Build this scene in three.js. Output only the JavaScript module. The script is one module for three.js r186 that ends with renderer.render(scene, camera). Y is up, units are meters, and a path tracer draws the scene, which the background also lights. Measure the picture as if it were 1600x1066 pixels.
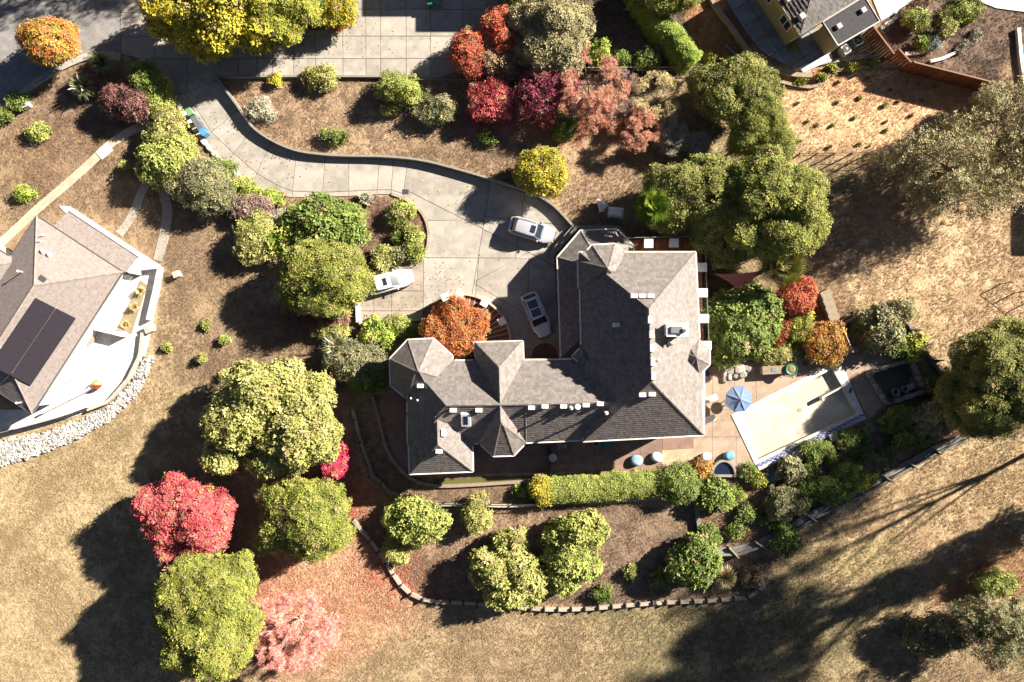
import * as THREE from 'three';
import { RoundedBoxGeometry } from 'three/addons/geometries/RoundedBoxGeometry.js';
import { mergeGeometries } from 'three/addons/utils/BufferGeometryUtils.js';

// ------------------------------------------------------------------ camera, sky, sun, exposure
const scene = new THREE.Scene();
const CAM_H = 71, PPM = 15.24;                       // metres above the house pad; photograph pixels per metre on the pad
const camera = new THREE.PerspectiveCamera(2 * Math.atan(533 / PPM / CAM_H) * 180 / Math.PI, 1600 / 1066, 0.5, 1500);
camera.position.set(0, CAM_H, 0);
camera.up.set(0, 0, -1);
camera.lookAt(0, 0, 0);
const renderer = new THREE.WebGLRenderer({ antialias: true });
renderer.setSize(1024, 682);
renderer.toneMapping = THREE.LinearToneMapping;
renderer.toneMappingExposure = 3.5;
renderer.shadowMap.enabled = true;
const SKY_LEVEL = 0.062;
const SUN_EL = 28 * Math.PI / 180, SUN_AZ = Math.atan2(-0.46, 0.888);
const sunDir = new THREE.Vector3(Math.cos(SUN_EL) * Math.cos(SUN_AZ), Math.sin(SUN_EL), Math.cos(SUN_EL) * Math.sin(SUN_AZ));
{ // clear autumn sky: deep blue overhead, paler to the horizon, brighter round the sun
  const w = 256, h = 128, d = new Float32Array(w * h * 4);
  for (let j = 0; j < h; j++) for (let i = 0; i < w; i++) {
    const el = ((j + 0.5) / h - 0.5) * Math.PI, az = ((i + 0.5) / w - 0.5) * 2 * Math.PI, o = (j * w + i) * 4, y = Math.sin(el);
    const dir = new THREE.Vector3(Math.cos(el) * Math.cos(az), y, Math.cos(el) * Math.sin(az)), t = Math.pow(1 - Math.max(0, y), 3), g = Math.pow(Math.max(0, 0.5 + 0.5 * dir.dot(sunDir)), 4), k = SKY_LEVEL;
    d[o] = k * (0.13 + 0.36 * t + 0.75 * g); d[o + 1] = k * (0.25 + 0.40 * t + 0.80 * g); d[o + 2] = k * (0.60 + 0.36 * t + 0.85 * g); d[o + 3] = 1;
  }
  const t = new THREE.DataTexture(d, w, h, THREE.RGBAFormat, THREE.FloatType); t.mapping = THREE.EquirectangularReflectionMapping; t.magFilter = THREE.LinearFilter; t.needsUpdate = true;
  scene.background = t; scene.environment = t;
}
const sun = new THREE.DirectionalLight(new THREE.Color().setRGB(1, 0.9, 0.76), 5);
sun.position.copy(sunDir).multiplyScalar(160);
sun.castShadow = true;
sun.shadow.radius = 1.5;
Object.assign(sun.shadow.camera, { left: -80, right: 80, top: 80, bottom: -80, near: 1, far: 400 });
sun.shadow.mapSize.set(4096, 4096);
scene.add(sun, sun.target);

// ------------------------------------------------------------------ helpers
function rngOf(seed) { let a = seed >>> 0; return () => { a = (a + 0x6D2B79F5) | 0; let t = Math.imul(a ^ (a >>> 15), 1 | a); t = (t + Math.imul(t ^ (t >>> 7), 61 | t)) ^ t; return ((t ^ (t >>> 14)) >>> 0) / 4294967296; }; }
const R0 = rngOf(7);
const rnd = (a = 0, b = 1) => a + (b - a) * R0();
const lerp = (a, b, t) => a + (b - a) * t, clamp = (v, a = 0, b = 1) => Math.min(b, Math.max(a, v));
const sstep = (a, b, v) => { const t = clamp((v - a) / (b - a)); return t * t * (3 - 2 * t); };
const hash = (x, y) => { let h = (Math.imul(x, 374761393) + Math.imul(y, 668265263)) | 0; h = Math.imul(h ^ (h >>> 13), 1274126177); return ((h ^ (h >>> 16)) >>> 0) / 4294967296; };
function vnoise(x, y, per = 0) {
  const xi = Math.floor(x), yi = Math.floor(y), fx = x - xi, fy = y - yi;
  const w = per ? (v) => ((v % per) + per) % per : (v) => v;
  const u = fx * fx * (3 - 2 * fx), v = fy * fy * (3 - 2 * fy);
  const x0 = w(xi), x1 = w(xi + 1), y0 = w(yi), y1 = w(yi + 1);
  return lerp(lerp(hash(x0, y0), hash(x1, y0), u), lerp(hash(x0, y1), hash(x1, y1), u), v);
}
function fbm(x, y, n = 4, per = 0) { let s = 0, a = 0.5, t = 0; for (let i = 0; i < n; i++) { s += a * vnoise(x, y, per); t += a; x *= 2; y *= 2; per *= 2; a *= 0.5; } return s / t; }
const V = (x, y, z) => new THREE.Vector3(x, y, z);

// terrain: level round the house and the drives, falling away below the terraces
function H(x, z) {
  const d = Math.max(0, z - 14.6 - 0.05 * Math.abs(x + 5));
  return -0.085 * d * d / (d + 3) + 0.05 * (vnoise(x * 0.35 + 9, z * 0.35) - 0.5);
}
// a photograph pixel on the level y (or on the terrain) -> world x, z
function W(u, v, y) {
  if (y === undefined) { let h = 0, p; for (let i = 0; i < 4; i++) { p = W(u, v, h); h = H(p[0], p[1]); } return p; }
  const k = (CAM_H - y) / CAM_H / PPM;
  return [(u - 800) * k, (v - 533) * k];
}
const WP = (list, y) => list.map(([u, v]) => W(u, v, y));
function toPx(x, z, y = 0) { const k = PPM * CAM_H / (CAM_H - y); return [800 + x * k, 533 + z * k]; }
const inPoly = (p, x, z) => { let c = false; for (let i = 0, j = p.length - 1; i < p.length; j = i++) if ((p[i][1] > z) !== (p[j][1] > z) && x < (p[j][0] - p[i][0]) * (z - p[i][1]) / (p[j][1] - p[i][1]) + p[i][0]) c = !c; return c; };
const areaOf = (p) => { let a = 0; for (let i = 0, j = p.length - 1; i < p.length; j = i++) a += p[j][0] * p[i][1] - p[i][0] * p[j][1]; return a / 2; };
function smoothPath(pts, n = 6, closed = false) {
  const c = new THREE.CatmullRomCurve3(pts.map(([x, z]) => V(x, 0, z)), closed, 'centripetal');
  return c.getPoints((pts.length - 1) * n).map((p) => [p.x, p.z]);
}
function resample(pts, step) {
  const out = [pts[0]]; let left = step;
  for (let i = 1; i < pts.length; i++) {
    let [ax, az] = pts[i - 1]; const [bx, bz] = pts[i]; let L = Math.hypot(bx - ax, bz - az);
    while (L >= left) { const t = left / L; ax += (bx - ax) * t; az += (bz - az) * t; out.push([ax, az]); L -= left; left = step; }
    left -= L;
  }
  return out;
}
function offsetPath(p, d) {
  return p.map((q, i) => { const a = p[Math.max(0, i - 1)], b = p[Math.min(p.length - 1, i + 1)]; const dx = b[0] - a[0], dz = b[1] - a[1], L = Math.hypot(dx, dz) || 1; return [q[0] - dz / L * d, q[1] + dx / L * d]; });
}
function insetPoly(p, d) {                            // positive d shrinks
  const s = areaOf(p) > 0 ? 1 : -1, n = p.length, out = [];
  for (let i = 0; i < n; i++) {
    const a = p[(i + n - 1) % n], b = p[i], c = p[(i + 1) % n];
    const d1 = [b[0] - a[0], b[1] - a[1]], d2 = [c[0] - b[0], c[1] - b[1]], l1 = Math.hypot(...d1) || 1, l2 = Math.hypot(...d2) || 1;
    const n1 = [-d1[1] / l1 * s, d1[0] / l1 * s], n2 = [-d2[1] / l2 * s, d2[0] / l2 * s];
    let mx = n1[0] + n2[0], mz = n1[1] + n2[1]; const m = mx * mx + mz * mz;
    if (m < 0.3) { mx = n1[0]; mz = n1[1]; out.push([b[0] + mx * d, b[1] + mz * d]); continue; }
    out.push([b[0] + 2 * mx / m * d, b[1] + 2 * mz / m * d]);
  }
  return out;
}
// triangle collector: every face gets uv in metres along its own plane
class G {
  constructor() { this.p = []; this.c = []; this.n = null; }
  tri(a, b, c, col) { this.p.push(a.x, a.y, a.z, b.x, b.y, b.z, c.x, c.y, c.z); if (col) for (let i = 0; i < 3; i++) this.c.push(...col); return this; }
  quad(a, b, c, d, col) { return this.tri(a, b, c, col).tri(a, c, d, col); }
  poly(pts, col) { for (let i = 1; i < pts.length - 1; i++) this.tri(pts[0], pts[i], pts[i + 1], col); return this; }
  box(x, y, z, sx, sy, sz, ry = 0, col) {
    const c = Math.cos(ry), s = Math.sin(ry), P = (a, b, d) => V(x + (a * c + d * s), y + b, z + (-a * s + d * c));
    const h = [sx / 2, sy / 2, sz / 2], q = (i) => P(i & 1 ? h[0] : -h[0], i & 2 ? h[1] : -h[1], i & 4 ? h[2] : -h[2]);
    for (const [i, j, k, l] of [[2, 6, 7, 3], [0, 1, 5, 4], [4, 5, 7, 6], [1, 0, 2, 3], [5, 1, 3, 7], [0, 4, 6, 2]]) this.quad(q(i), q(j), q(k), q(l), col);
    return this;
  }
  prism(poly, y0, y1, col, bevel = 0) {                // y0, y1: numbers or functions of x, z
    let p = areaOf(poly) > 0 ? poly.slice().reverse() : poly.slice();
    const f0 = typeof y0 === 'function' ? y0 : () => y0, f1 = typeof y1 === 'function' ? y1 : () => y1;
    const top = bevel ? insetPoly(p, bevel) : p;
    const tr = THREE.ShapeUtils.triangulateShape(top.map(([x, z]) => new THREE.Vector2(x, -z)), []);
    const T = top.map(([x, z]) => V(x, f1(x, z), z)), S = p.map(([x, z]) => V(x, f1(x, z) - bevel, z)), B = p.map(([x, z]) => V(x, f0(x, z), z));
    for (const t of tr) this.tri(T[t[0]], T[t[1]], T[t[2]], col);
    for (let i = 0; i < p.length; i++) { const j = (i + 1) % p.length; this.quad(B[i], B[j], S[j], S[i], col); if (bevel) this.quad(S[i], S[j], T[j], T[i], col); }
    return this;
  }
  ribbon(path, w, y0, y1, col, closed = false) {       // a wall of width w along a path
    const a = offsetPath(path, w / 2), b = offsetPath(path, -w / 2), n = path.length;
    const f0 = typeof y0 === 'function' ? y0 : () => y0, f1 = typeof y1 === 'function' ? y1 : () => y1;
    const P = (q, f, c) => V(q[0], f(c[0], c[1]), q[1]);
    for (let i = 0; i < n - 1; i++) {
      const A0 = P(a[i], f0, path[i]), A1 = P(a[i + 1], f0, path[i + 1]), A2 = P(a[i + 1], f1, path[i + 1]), A3 = P(a[i], f1, path[i]);
      const B0 = P(b[i], f0, path[i]), B1 = P(b[i + 1], f0, path[i + 1]), B2 = P(b[i + 1], f1, path[i + 1]), B3 = P(b[i], f1, path[i]);
      this.quad(A0, A1, A2, A3, col).quad(B1, B0, B3, B2, col).quad(A3, A2, B2, B3, col);
      if (i === 0) this.quad(A0, A3, B3, B0, col);
      if (i === n - 2) this.quad(A1, B1, B2, A2, col);
    }
    return this;
  }
  tube(pts, r, seg = 6, col) {                          // pts: Vector3[], r: number or array
    const rr = (i) => Array.isArray(r) ? r[i] : r; let prev;
    for (let i = 0; i < pts.length; i++) {
      const d = pts[Math.min(i + 1, pts.length - 1)].clone().sub(pts[Math.max(0, i - 1)]).normalize();
      const up = Math.abs(d.y) > 0.9 ? V(1, 0, 0) : V(0, 1, 0), s = up.cross(d).normalize(), t = d.clone().cross(s);
      const ring = []; for (let k = 0; k < seg; k++) { const a = k / seg * 6.28318; ring.push(pts[i].clone().addScaledVector(s, Math.cos(a) * rr(i)).addScaledVector(t, Math.sin(a) * rr(i))); }
      if (prev) for (let k = 0; k < seg; k++) { const m = (k + 1) % seg; this.quad(prev[k], prev[m], ring[m], ring[k], col); }
      if (i === 0) this.poly(ring.slice().reverse(), col); if (i === pts.length - 1) this.poly(ring, col);
      prev = ring;
    }
    return this;
  }
  lathe(x, z, prof, seg = 14, col) {                    // prof: [r, y] from the bottom up
    for (let i = 0; i < prof.length - 1; i++) for (let k = 0; k < seg; k++) {
      const a = k / seg * 6.28318, b = (k + 1) / seg * 6.28318, P = (q, t) => V(x + q[0] * Math.cos(t), q[1], z + q[0] * Math.sin(t));
      this.quad(P(prof[i], b), P(prof[i], a), P(prof[i + 1], a), P(prof[i + 1], b), col);
    }
    return this;
  }
  add(g) { const q = g.index ? g.toNonIndexed() : g; const a = q.attributes.position.array; for (let i = 0; i < a.length; i++) this.p.push(a[i]); return this; }
  geo() {
    const g = new THREE.BufferGeometry(), n = this.p.length / 3, uv = new Float32Array(n * 2), p = this.p;
    g.setAttribute('position', new THREE.Float32BufferAttribute(p, 3));
    for (let i = 0; i < n; i += 3) {
      const o = i * 3, ux = p[o + 3] - p[o], uy = p[o + 4] - p[o + 1], uz = p[o + 5] - p[o + 2], vx = p[o + 6] - p[o], vy = p[o + 7] - p[o + 1], vz = p[o + 8] - p[o + 2];
      const nx = Math.abs(uy * vz - uz * vy), ny = Math.abs(uz * vx - ux * vz), nz = Math.abs(ux * vy - uy * vx);
      for (let k = 0; k < 3; k++) {
        const x = p[o + k * 3], y = p[o + k * 3 + 1], z = p[o + k * 3 + 2], j = (i + k) * 2;
        if (ny >= nx * 0.8 && ny >= nz * 0.8) { uv[j] = x; uv[j + 1] = z; } else if (nx > nz) { uv[j] = z; uv[j + 1] = y; } else { uv[j] = x; uv[j + 1] = y; }
      }
    }
    g.setAttribute('uv', new THREE.BufferAttribute(uv, 2));
    if (this.c.length === this.p.length && this.c.length) g.setAttribute('color', new THREE.Float32BufferAttribute(this.c, 3));
    g.computeVertexNormals();
    return g;
  }
}
// names and tags
const taken = new Map();
function numbered(n) { const k = taken.get(n) || 0; taken.set(n, k + 1); return k ? `${n}_${String(k).padStart(3, '0')}` : n; }
function tag(o, label, category, group) { o.userData = { ...o.userData, label, category }; if (group) o.userData.group = group; return o; }
function thing(name, label, category, [x, y, z] = [0, 0, 0], turn = 0, group) {
  const o = new THREE.Group(); o.name = numbered(name); o.position.set(x, y, z); o.rotation.y = turn; tag(o, label, category, group); scene.add(o); return o;
}
function mesh(name, g, m, parent) {
  const o = new THREE.Mesh(g instanceof G ? g.geo() : g, m); o.name = name; o.castShadow = o.receiveShadow = true; parent.add(o); return o;
}
function single(name, g, m, label, category, group) { return tag(mesh(numbered(name), g, m, scene), label, category, group); }
function struct(name, g, m) { const o = g ? mesh(numbered(name), g, m, scene) : new THREE.Group(); if (!g) { o.name = numbered(name); scene.add(o); } o.userData = { kind: 'structure' }; return o; }
function stuff(o) { o.userData = { ...o.userData, kind: 'stuff' }; return o; }

// ------------------------------------------------------------------ procedural textures and materials
function tex(n, f, srgb = false) {                     // f(i/n, j/n) -> 0..1 grey or [r, g, b]
  const d = new Uint8Array(n * n * 4);
  for (let j = 0; j < n; j++) for (let i = 0; i < n; i++) { const c = f(i / n, j / n), o = (j * n + i) * 4; const a = Array.isArray(c) ? c : [c, c, c]; for (let k = 0; k < 3; k++) d[o + k] = clamp(a[k]) * 255; d[o + 3] = 255; }
  const t = new THREE.DataTexture(d, n, n); t.wrapS = t.wrapT = THREE.RepeatWrapping; t.magFilter = THREE.LinearFilter; t.minFilter = THREE.LinearMipmapLinearFilter; t.generateMipmaps = true; if (srgb) t.colorSpace = THREE.SRGBColorSpace; t.needsUpdate = true; return t;
}
const rep = (t, m) => { const c = t.clone(); c.repeat.set(1 / m, 1 / m); c.needsUpdate = true; return c; };
const TX = {
  blotch: tex(512, (u, v) => 0.62 + 0.5 * (fbm(u * 6, v * 6, 6, 6) - 0.5) + 0.32 * (vnoise(u * 256, v * 256, 256) - 0.5) + 0.2),
  grain: tex(256, (u, v) => 0.5 + 0.5 * (vnoise(u * 128, v * 128, 128)) * (0.5 + fbm(u * 8, v * 8, 3, 8))),
  speck: tex(512, (u, v) => { const s = vnoise(u * 200, v * 200, 200), b = fbm(u * 10, v * 10, 4, 10); return 0.55 + 0.45 * b + 0.35 * (s - 0.5); }),
  wood: tex(256, (u, v) => 0.65 + 0.35 * fbm(u * 4, v * 60, 3, 4)),
};
const lin = (r, g, b) => new THREE.Color().setRGB(r, g, b);
function mat(c, o = {}) {
  const m = new THREE.MeshStandardMaterial({ color: lin(...c), roughness: o.rough ?? 0.9, metalness: o.metal ?? 0, side: THREE.DoubleSide });
  if (o.map) m.map = rep(TX[o.map], o.size ?? 4);
  if (o.bump) { m.bumpMap = rep(TX[o.bumpMap ?? 'grain'], o.bumpSize ?? 1.2); m.bumpScale = o.bump; }
  if (o.vc) m.vertexColors = true;
  return m;
}
const M = {
  concrete: [0.41, 0.39, 0.425, 0.375, 0.435].map((k, i) => mat([k * 1.03, k * 0.945, k * 0.84], { map: 'blotch', size: 3.1 + i * 0.7, bump: 0.004, rough: 0.85 })),
  concreteBase: mat([0.10, 0.09, 0.08], { map: 'speck', size: 1.5 }),
  warmConcrete: [0.40, 0.375].map((k) => mat([k, k * 0.86, k * 0.70], { map: 'blotch', size: 3.7, bump: 0.004 })),
  asphalt: mat([0.29, 0.28, 0.275], { map: 'speck', size: 5, bump: 0.006 }),
  kerb: mat([0.45, 0.42, 0.37], { map: 'blotch', size: 2.5, bump: 0.004 }),
  white: mat([0.80, 0.78, 0.75], { map: 'blotch', size: 3, rough: 0.7 }),
  whitePaint: mat([0.78, 0.77, 0.75], { rough: 0.5 }),
  trim: mat([0.74, 0.70, 0.64], { rough: 0.6 }),
  stucco: mat([0.50, 0.42, 0.30], { map: 'blotch', size: 2.2, bump: 0.006 }),
  beigeWall: mat([0.46, 0.36, 0.235], { map: 'blotch', size: 2.4, bump: 0.005 }),
  wallStone: mat([0.34, 0.31, 0.27], { map: 'speck', size: 0.9, bump: 0.012 }),
  paleStone: mat([0.55, 0.51, 0.44], { map: 'speck', size: 1.1, bump: 0.012 }),
  timber: [mat([0.40, 0.33, 0.24], { map: 'wood', size: 1.6, bump: 0.004, bumpMap: 'wood' }), mat([0.46, 0.39, 0.29], { map: 'wood', size: 1.3, bump: 0.004, bumpMap: 'wood' }), mat([0.35, 0.29, 0.22], { map: 'wood', size: 1.9, bump: 0.004, bumpMap: 'wood' })],
  greyTimber: mat([0.23, 0.22, 0.20], { map: 'wood', size: 1.6, bump: 0.004, bumpMap: 'wood' }),
  darkPost: mat([0.05, 0.042, 0.037], { map: 'wood', size: 0.8 }),
  steel: mat([0.30, 0.30, 0.30], { metal: 0.8, rough: 0.45 }),
  redwood: [mat([0.24, 0.085, 0.045], { map: 'wood', size: 1.6 }), mat([0.20, 0.07, 0.04], { map: 'wood', size: 1.2 }), mat([0.28, 0.10, 0.055], { map: 'wood', size: 1.9 })],
  brick: [mat([0.20, 0.088, 0.066], { map: 'speck', size: 0.9, bump: 0.004 }), mat([0.23, 0.105, 0.078], { map: 'speck', size: 0.8, bump: 0.004 }), mat([0.18, 0.082, 0.064], { map: 'speck', size: 1.0, bump: 0.004 })],
  terrace: [mat([0.43, 0.325, 0.245], { map: 'blotch', size: 3.3, bump: 0.003 }), mat([0.40, 0.298, 0.222], { map: 'blotch', size: 2.7, bump: 0.003 })],
  patio: [mat([0.29, 0.185, 0.145], { map: 'blotch', size: 3.1, bump: 0.003 }), mat([0.26, 0.17, 0.135], { map: 'blotch', size: 2.3, bump: 0.003 })],
  roof: Object.assign(new THREE.MeshPhysicalMaterial({ color: 0xffffff, vertexColors: true, roughness: 0.68, ior: 1.55, side: THREE.DoubleSide }), { map: rep(TX.grain, 0.7) }),
  paleBoard: [0.46, 0.38, 0.50].map((k) => mat([k, k * 0.86, k * 0.68], { map: 'wood', size: 1.5, bump: 0.004, bumpMap: 'wood' })),
  glass: new THREE.MeshPhysicalMaterial({ color: lin(0.022, 0.032, 0.05), roughness: 0.06, metalness: 0, clearcoat: 1, clearcoatRoughness: 0.03, side: THREE.DoubleSide }),
  clear: new THREE.MeshPhysicalMaterial({ color: lin(0.9, 0.95, 0.95), roughness: 0.03, transmission: 1, thickness: 0, side: THREE.DoubleSide }),
  black: mat([0.018, 0.018, 0.02], { rough: 0.6 }),
  rubber: mat([0.02, 0.02, 0.02], { rough: 0.85 }),
  bark: mat([0.13, 0.095, 0.07], { map: 'wood', size: 0.8, bump: 0.01, bumpMap: 'wood' }),
  paleBark: mat([0.42, 0.36, 0.31], { map: 'wood', size: 0.8 }),
  gravel: mat([0.42, 0.39, 0.34], { map: 'speck', size: 0.7, bump: 0.02 }),
  leaf: new THREE.MeshPhysicalMaterial({ color: 0xffffff, roughness: 0.8, transmission: 0, side: THREE.DoubleSide, vertexColors: false }),
  straw: new THREE.MeshStandardMaterial({ color: 0xffffff, roughness: 0.95, side: THREE.DoubleSide }),
};
console.log('helpers ready');

// ------------------------------------------------------------------ ground
// soils and litter by place: [shape in photograph pixels on the ground, dark tone, light tone, cover]
const SOIL = [
  [{ e: [210, 300, 330, 240] }, [0.150, 0.098, 0.060], [0.285, 0.200, 0.125], 0.9],
  [{ e: [110, 200, 190, 130] }, [0.150, 0.090, 0.055], [0.300, 0.205, 0.125], 0.8],
  [{ e: [430, 560, 190, 110] }, [0.110, 0.070, 0.048], [0.215, 0.145, 0.098], 0.75],
  [{ e: [120, 930, 340, 260] }, [0.235, 0.172, 0.088], [0.470, 0.365, 0.212], 0.9],
  [{ e: [240, 700, 240, 90] }, [0.215, 0.160, 0.082], [0.430, 0.330, 0.188], 0.8],
  [{ p: [[342, 122], [800, 120], [960, 180], [1010, 300], [900, 352], [830, 303], [700, 262], [600, 246], [470, 238], [400, 205]] }, [0.150, 0.098, 0.062], [0.340, 0.235, 0.150], 0.95],
  [{ e: [540, 205, 120, 40] }, [0.230, 0.150, 0.095], [0.430, 0.305, 0.195], 0.7],
  [{ e: [885, 240, 110, 60] }, [0.230, 0.150, 0.085], [0.420, 0.290, 0.170], 0.7],
  [{ e: [905, 195, 90, 28] }, [0.270, 0.090, 0.045], [0.400, 0.160, 0.080], 0.55],
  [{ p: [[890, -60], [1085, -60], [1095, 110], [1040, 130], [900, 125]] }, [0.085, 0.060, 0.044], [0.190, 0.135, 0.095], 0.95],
  [{ p: [[1040, -60], [1135, -60], [1270, 110], [1215, 120], [1120, 110], [1080, 60]] }, [0.180, 0.080, 0.042], [0.400, 0.200, 0.100], 0.9],
  [{ e: [1370, 165, 220, 95] }, [0.460, 0.280, 0.155], [0.760, 0.530, 0.320], 0.97],
  [{ e: [1420, 135, 150, 40] }, [0.360, 0.185, 0.095], [0.560, 0.340, 0.190], 0.75],
  [{ p: [[1180, 90], [1260, 115], [1345, 95], [1362, 106], [1300, 122], [1262, 138], [1210, 128]] }, [0.240, 0.100, 0.045], [0.430, 0.215, 0.100], 0.9],
  [{ e: [1500, 420, 220, 150] }, [0.310, 0.205, 0.115], [0.560, 0.405, 0.250], 0.9],
  [{ e: [1340, 340, 120, 70] }, [0.230, 0.140, 0.088], [0.430, 0.280, 0.180], 0.6],
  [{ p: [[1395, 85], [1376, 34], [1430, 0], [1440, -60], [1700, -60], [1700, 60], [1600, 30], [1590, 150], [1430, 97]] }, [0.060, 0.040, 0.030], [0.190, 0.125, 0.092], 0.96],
  [{ e: [1572, 105, 14, 40] }, [0.250, 0.160, 0.090], [0.380, 0.260, 0.150], 0.8],
  [{ e: [1480, 780, 260, 110] }, [0.260, 0.175, 0.095], [0.495, 0.360, 0.210], 0.85],
  [{ e: [1560, 900, 130, 40, -0.4] }, [0.260, 0.125, 0.060], [0.440, 0.240, 0.120], 0.7],
  [{ e: [1130, 1000, 330, 110] }, [0.110, 0.100, 0.045], [0.310, 0.255, 0.130], 0.75],
  [{ e: [1330, 870, 90, 50] }, [0.180, 0.170, 0.060], [0.400, 0.320, 0.150], 0.6],
  [{ e: [780, 1030, 260, 80] }, [0.200, 0.145, 0.080], [0.425, 0.315, 0.190], 0.7],
  [{ e: [500, 940, 180, 120] }, [0.330, 0.165, 0.095], [0.560, 0.360, 0.230], 0.85],
  [{ e: [430, 965, 110, 80] }, [0.330, 0.110, 0.065], [0.540, 0.280, 0.190], 0.5],
  [{ e: [545, 770, 60, 70] }, [0.260, 0.120, 0.075], [0.450, 0.270, 0.175], 0.7],
  [{ p: [[556, 815], [566, 812], [640, 905], [720, 935], [700, 945], [625, 925]] }, [0.260, 0.070, 0.040], [0.360, 0.130, 0.075], 0.75],
  [{ p: [[553, 812], [575, 780], [640, 790], [900, 786], [1000, 810], [1000, 945], [760, 945], [650, 925], [600, 880]] }, [0.150, 0.095, 0.062], [0.330, 0.225, 0.150], 0.92],
  [{ p: [[850, 790], [1090, 790], [1120, 870], [1210, 870], [1195, 920], [1150, 938], [950, 948], [860, 940]] }, [0.110, 0.076, 0.054], [0.250, 0.172, 0.118], 0.9],
  [{ p: [[555, 640], [600, 650], [640, 741], [860, 745], [860, 785], [640, 780], [580, 740]] }, [0.110, 0.072, 0.048], [0.270, 0.180, 0.118], 0.93],
  [{ p: [[1088, 725], [1190, 738], [1350, 660], [1460, 590], [1500, 640], [1500, 690], [1320, 790], [1200, 855], [1110, 865], [1088, 800]] }, [0.110, 0.070, 0.046], [0.255, 0.160, 0.105], 0.95],
  [{ p: [[1335, 770], [1480, 690], [1520, 672], [1500, 640], [1400, 690], [1330, 745]] }, [0.240, 0.120, 0.070], [0.390, 0.225, 0.140], 0.8],
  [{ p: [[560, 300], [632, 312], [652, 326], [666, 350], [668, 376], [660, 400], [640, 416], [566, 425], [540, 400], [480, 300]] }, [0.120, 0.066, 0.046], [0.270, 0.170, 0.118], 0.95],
  [{ p: [[1090, 430], [1320, 430], [1350, 520], [1318, 556], [1180, 590], [1108, 580]] }, [0.140, 0.092, 0.050], [0.310, 0.215, 0.125], 0.9],
  [{ p: [[905, 318], [1090, 260], [1240, 300], [1250, 430], [1100, 440], [1090, 372], [975, 372], [895, 352]] }, [0.120, 0.085, 0.050], [0.270, 0.190, 0.115], 0.85],
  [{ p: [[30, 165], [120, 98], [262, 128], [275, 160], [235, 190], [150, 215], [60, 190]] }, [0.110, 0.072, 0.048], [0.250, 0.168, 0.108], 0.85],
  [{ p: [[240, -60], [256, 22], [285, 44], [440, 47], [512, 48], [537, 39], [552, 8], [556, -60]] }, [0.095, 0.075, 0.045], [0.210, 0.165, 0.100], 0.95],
];
for (const s of SOIL) if (s[0].p) { const xs = s[0].p.map((q) => q[0]), ys = s[0].p.map((q) => q[1]); s[0].b = [Math.min(...xs) - 14, Math.max(...xs) + 14, Math.min(...ys) - 14, Math.max(...ys) + 14]; }
function groundTone(u, v) {                            // [dark, light] at a place, without the fine grain
  const n1 = fbm(u * 0.013 + 3, v * 0.013, 3), n2 = fbm(u * 0.05 + 40, v * 0.05 + 7, 3);
  let d = [0.205, 0.145, 0.082], l = [0.415, 0.305, 0.180];
  const g = sstep(0.52, 0.72, fbm(u * 0.01 + 90, v * 0.01 + 30, 3)) * 0.45;
  d = [lerp(d[0], 0.12, g), lerp(d[1], 0.12, g), lerp(d[2], 0.05, g)]; l = [lerp(l[0], 0.30, g), lerp(l[1], 0.27, g), lerp(l[2], 0.13, g)];
  const du = (n2 - 0.5) * 26 + (n1 - 0.5) * 30, dv = (fbm(u * 0.05 + 11, v * 0.05 + 77, 3) - 0.5) * 26 + (n1 - 0.5) * 24;
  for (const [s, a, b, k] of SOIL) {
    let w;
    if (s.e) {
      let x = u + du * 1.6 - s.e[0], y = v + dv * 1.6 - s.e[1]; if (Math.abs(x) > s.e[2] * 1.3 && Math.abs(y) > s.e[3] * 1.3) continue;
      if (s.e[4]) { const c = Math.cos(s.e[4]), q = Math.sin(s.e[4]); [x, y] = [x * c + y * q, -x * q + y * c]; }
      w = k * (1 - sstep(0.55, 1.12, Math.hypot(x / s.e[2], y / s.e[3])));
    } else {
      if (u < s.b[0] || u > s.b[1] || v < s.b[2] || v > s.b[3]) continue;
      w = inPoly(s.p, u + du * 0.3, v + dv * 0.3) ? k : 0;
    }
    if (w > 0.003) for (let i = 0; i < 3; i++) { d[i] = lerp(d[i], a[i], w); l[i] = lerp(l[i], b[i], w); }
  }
  return [d, l];
}
const POOL = WP([[1150, 651], [1183, 724], [1343, 648], [1309, 572]], 0), PIT = WP([[1362, 586], [1424, 564], [1442, 610], [1386, 630]], 0);
const GW = 132, GH = 88;                               // metres covered by the ground's colour sheet
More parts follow.
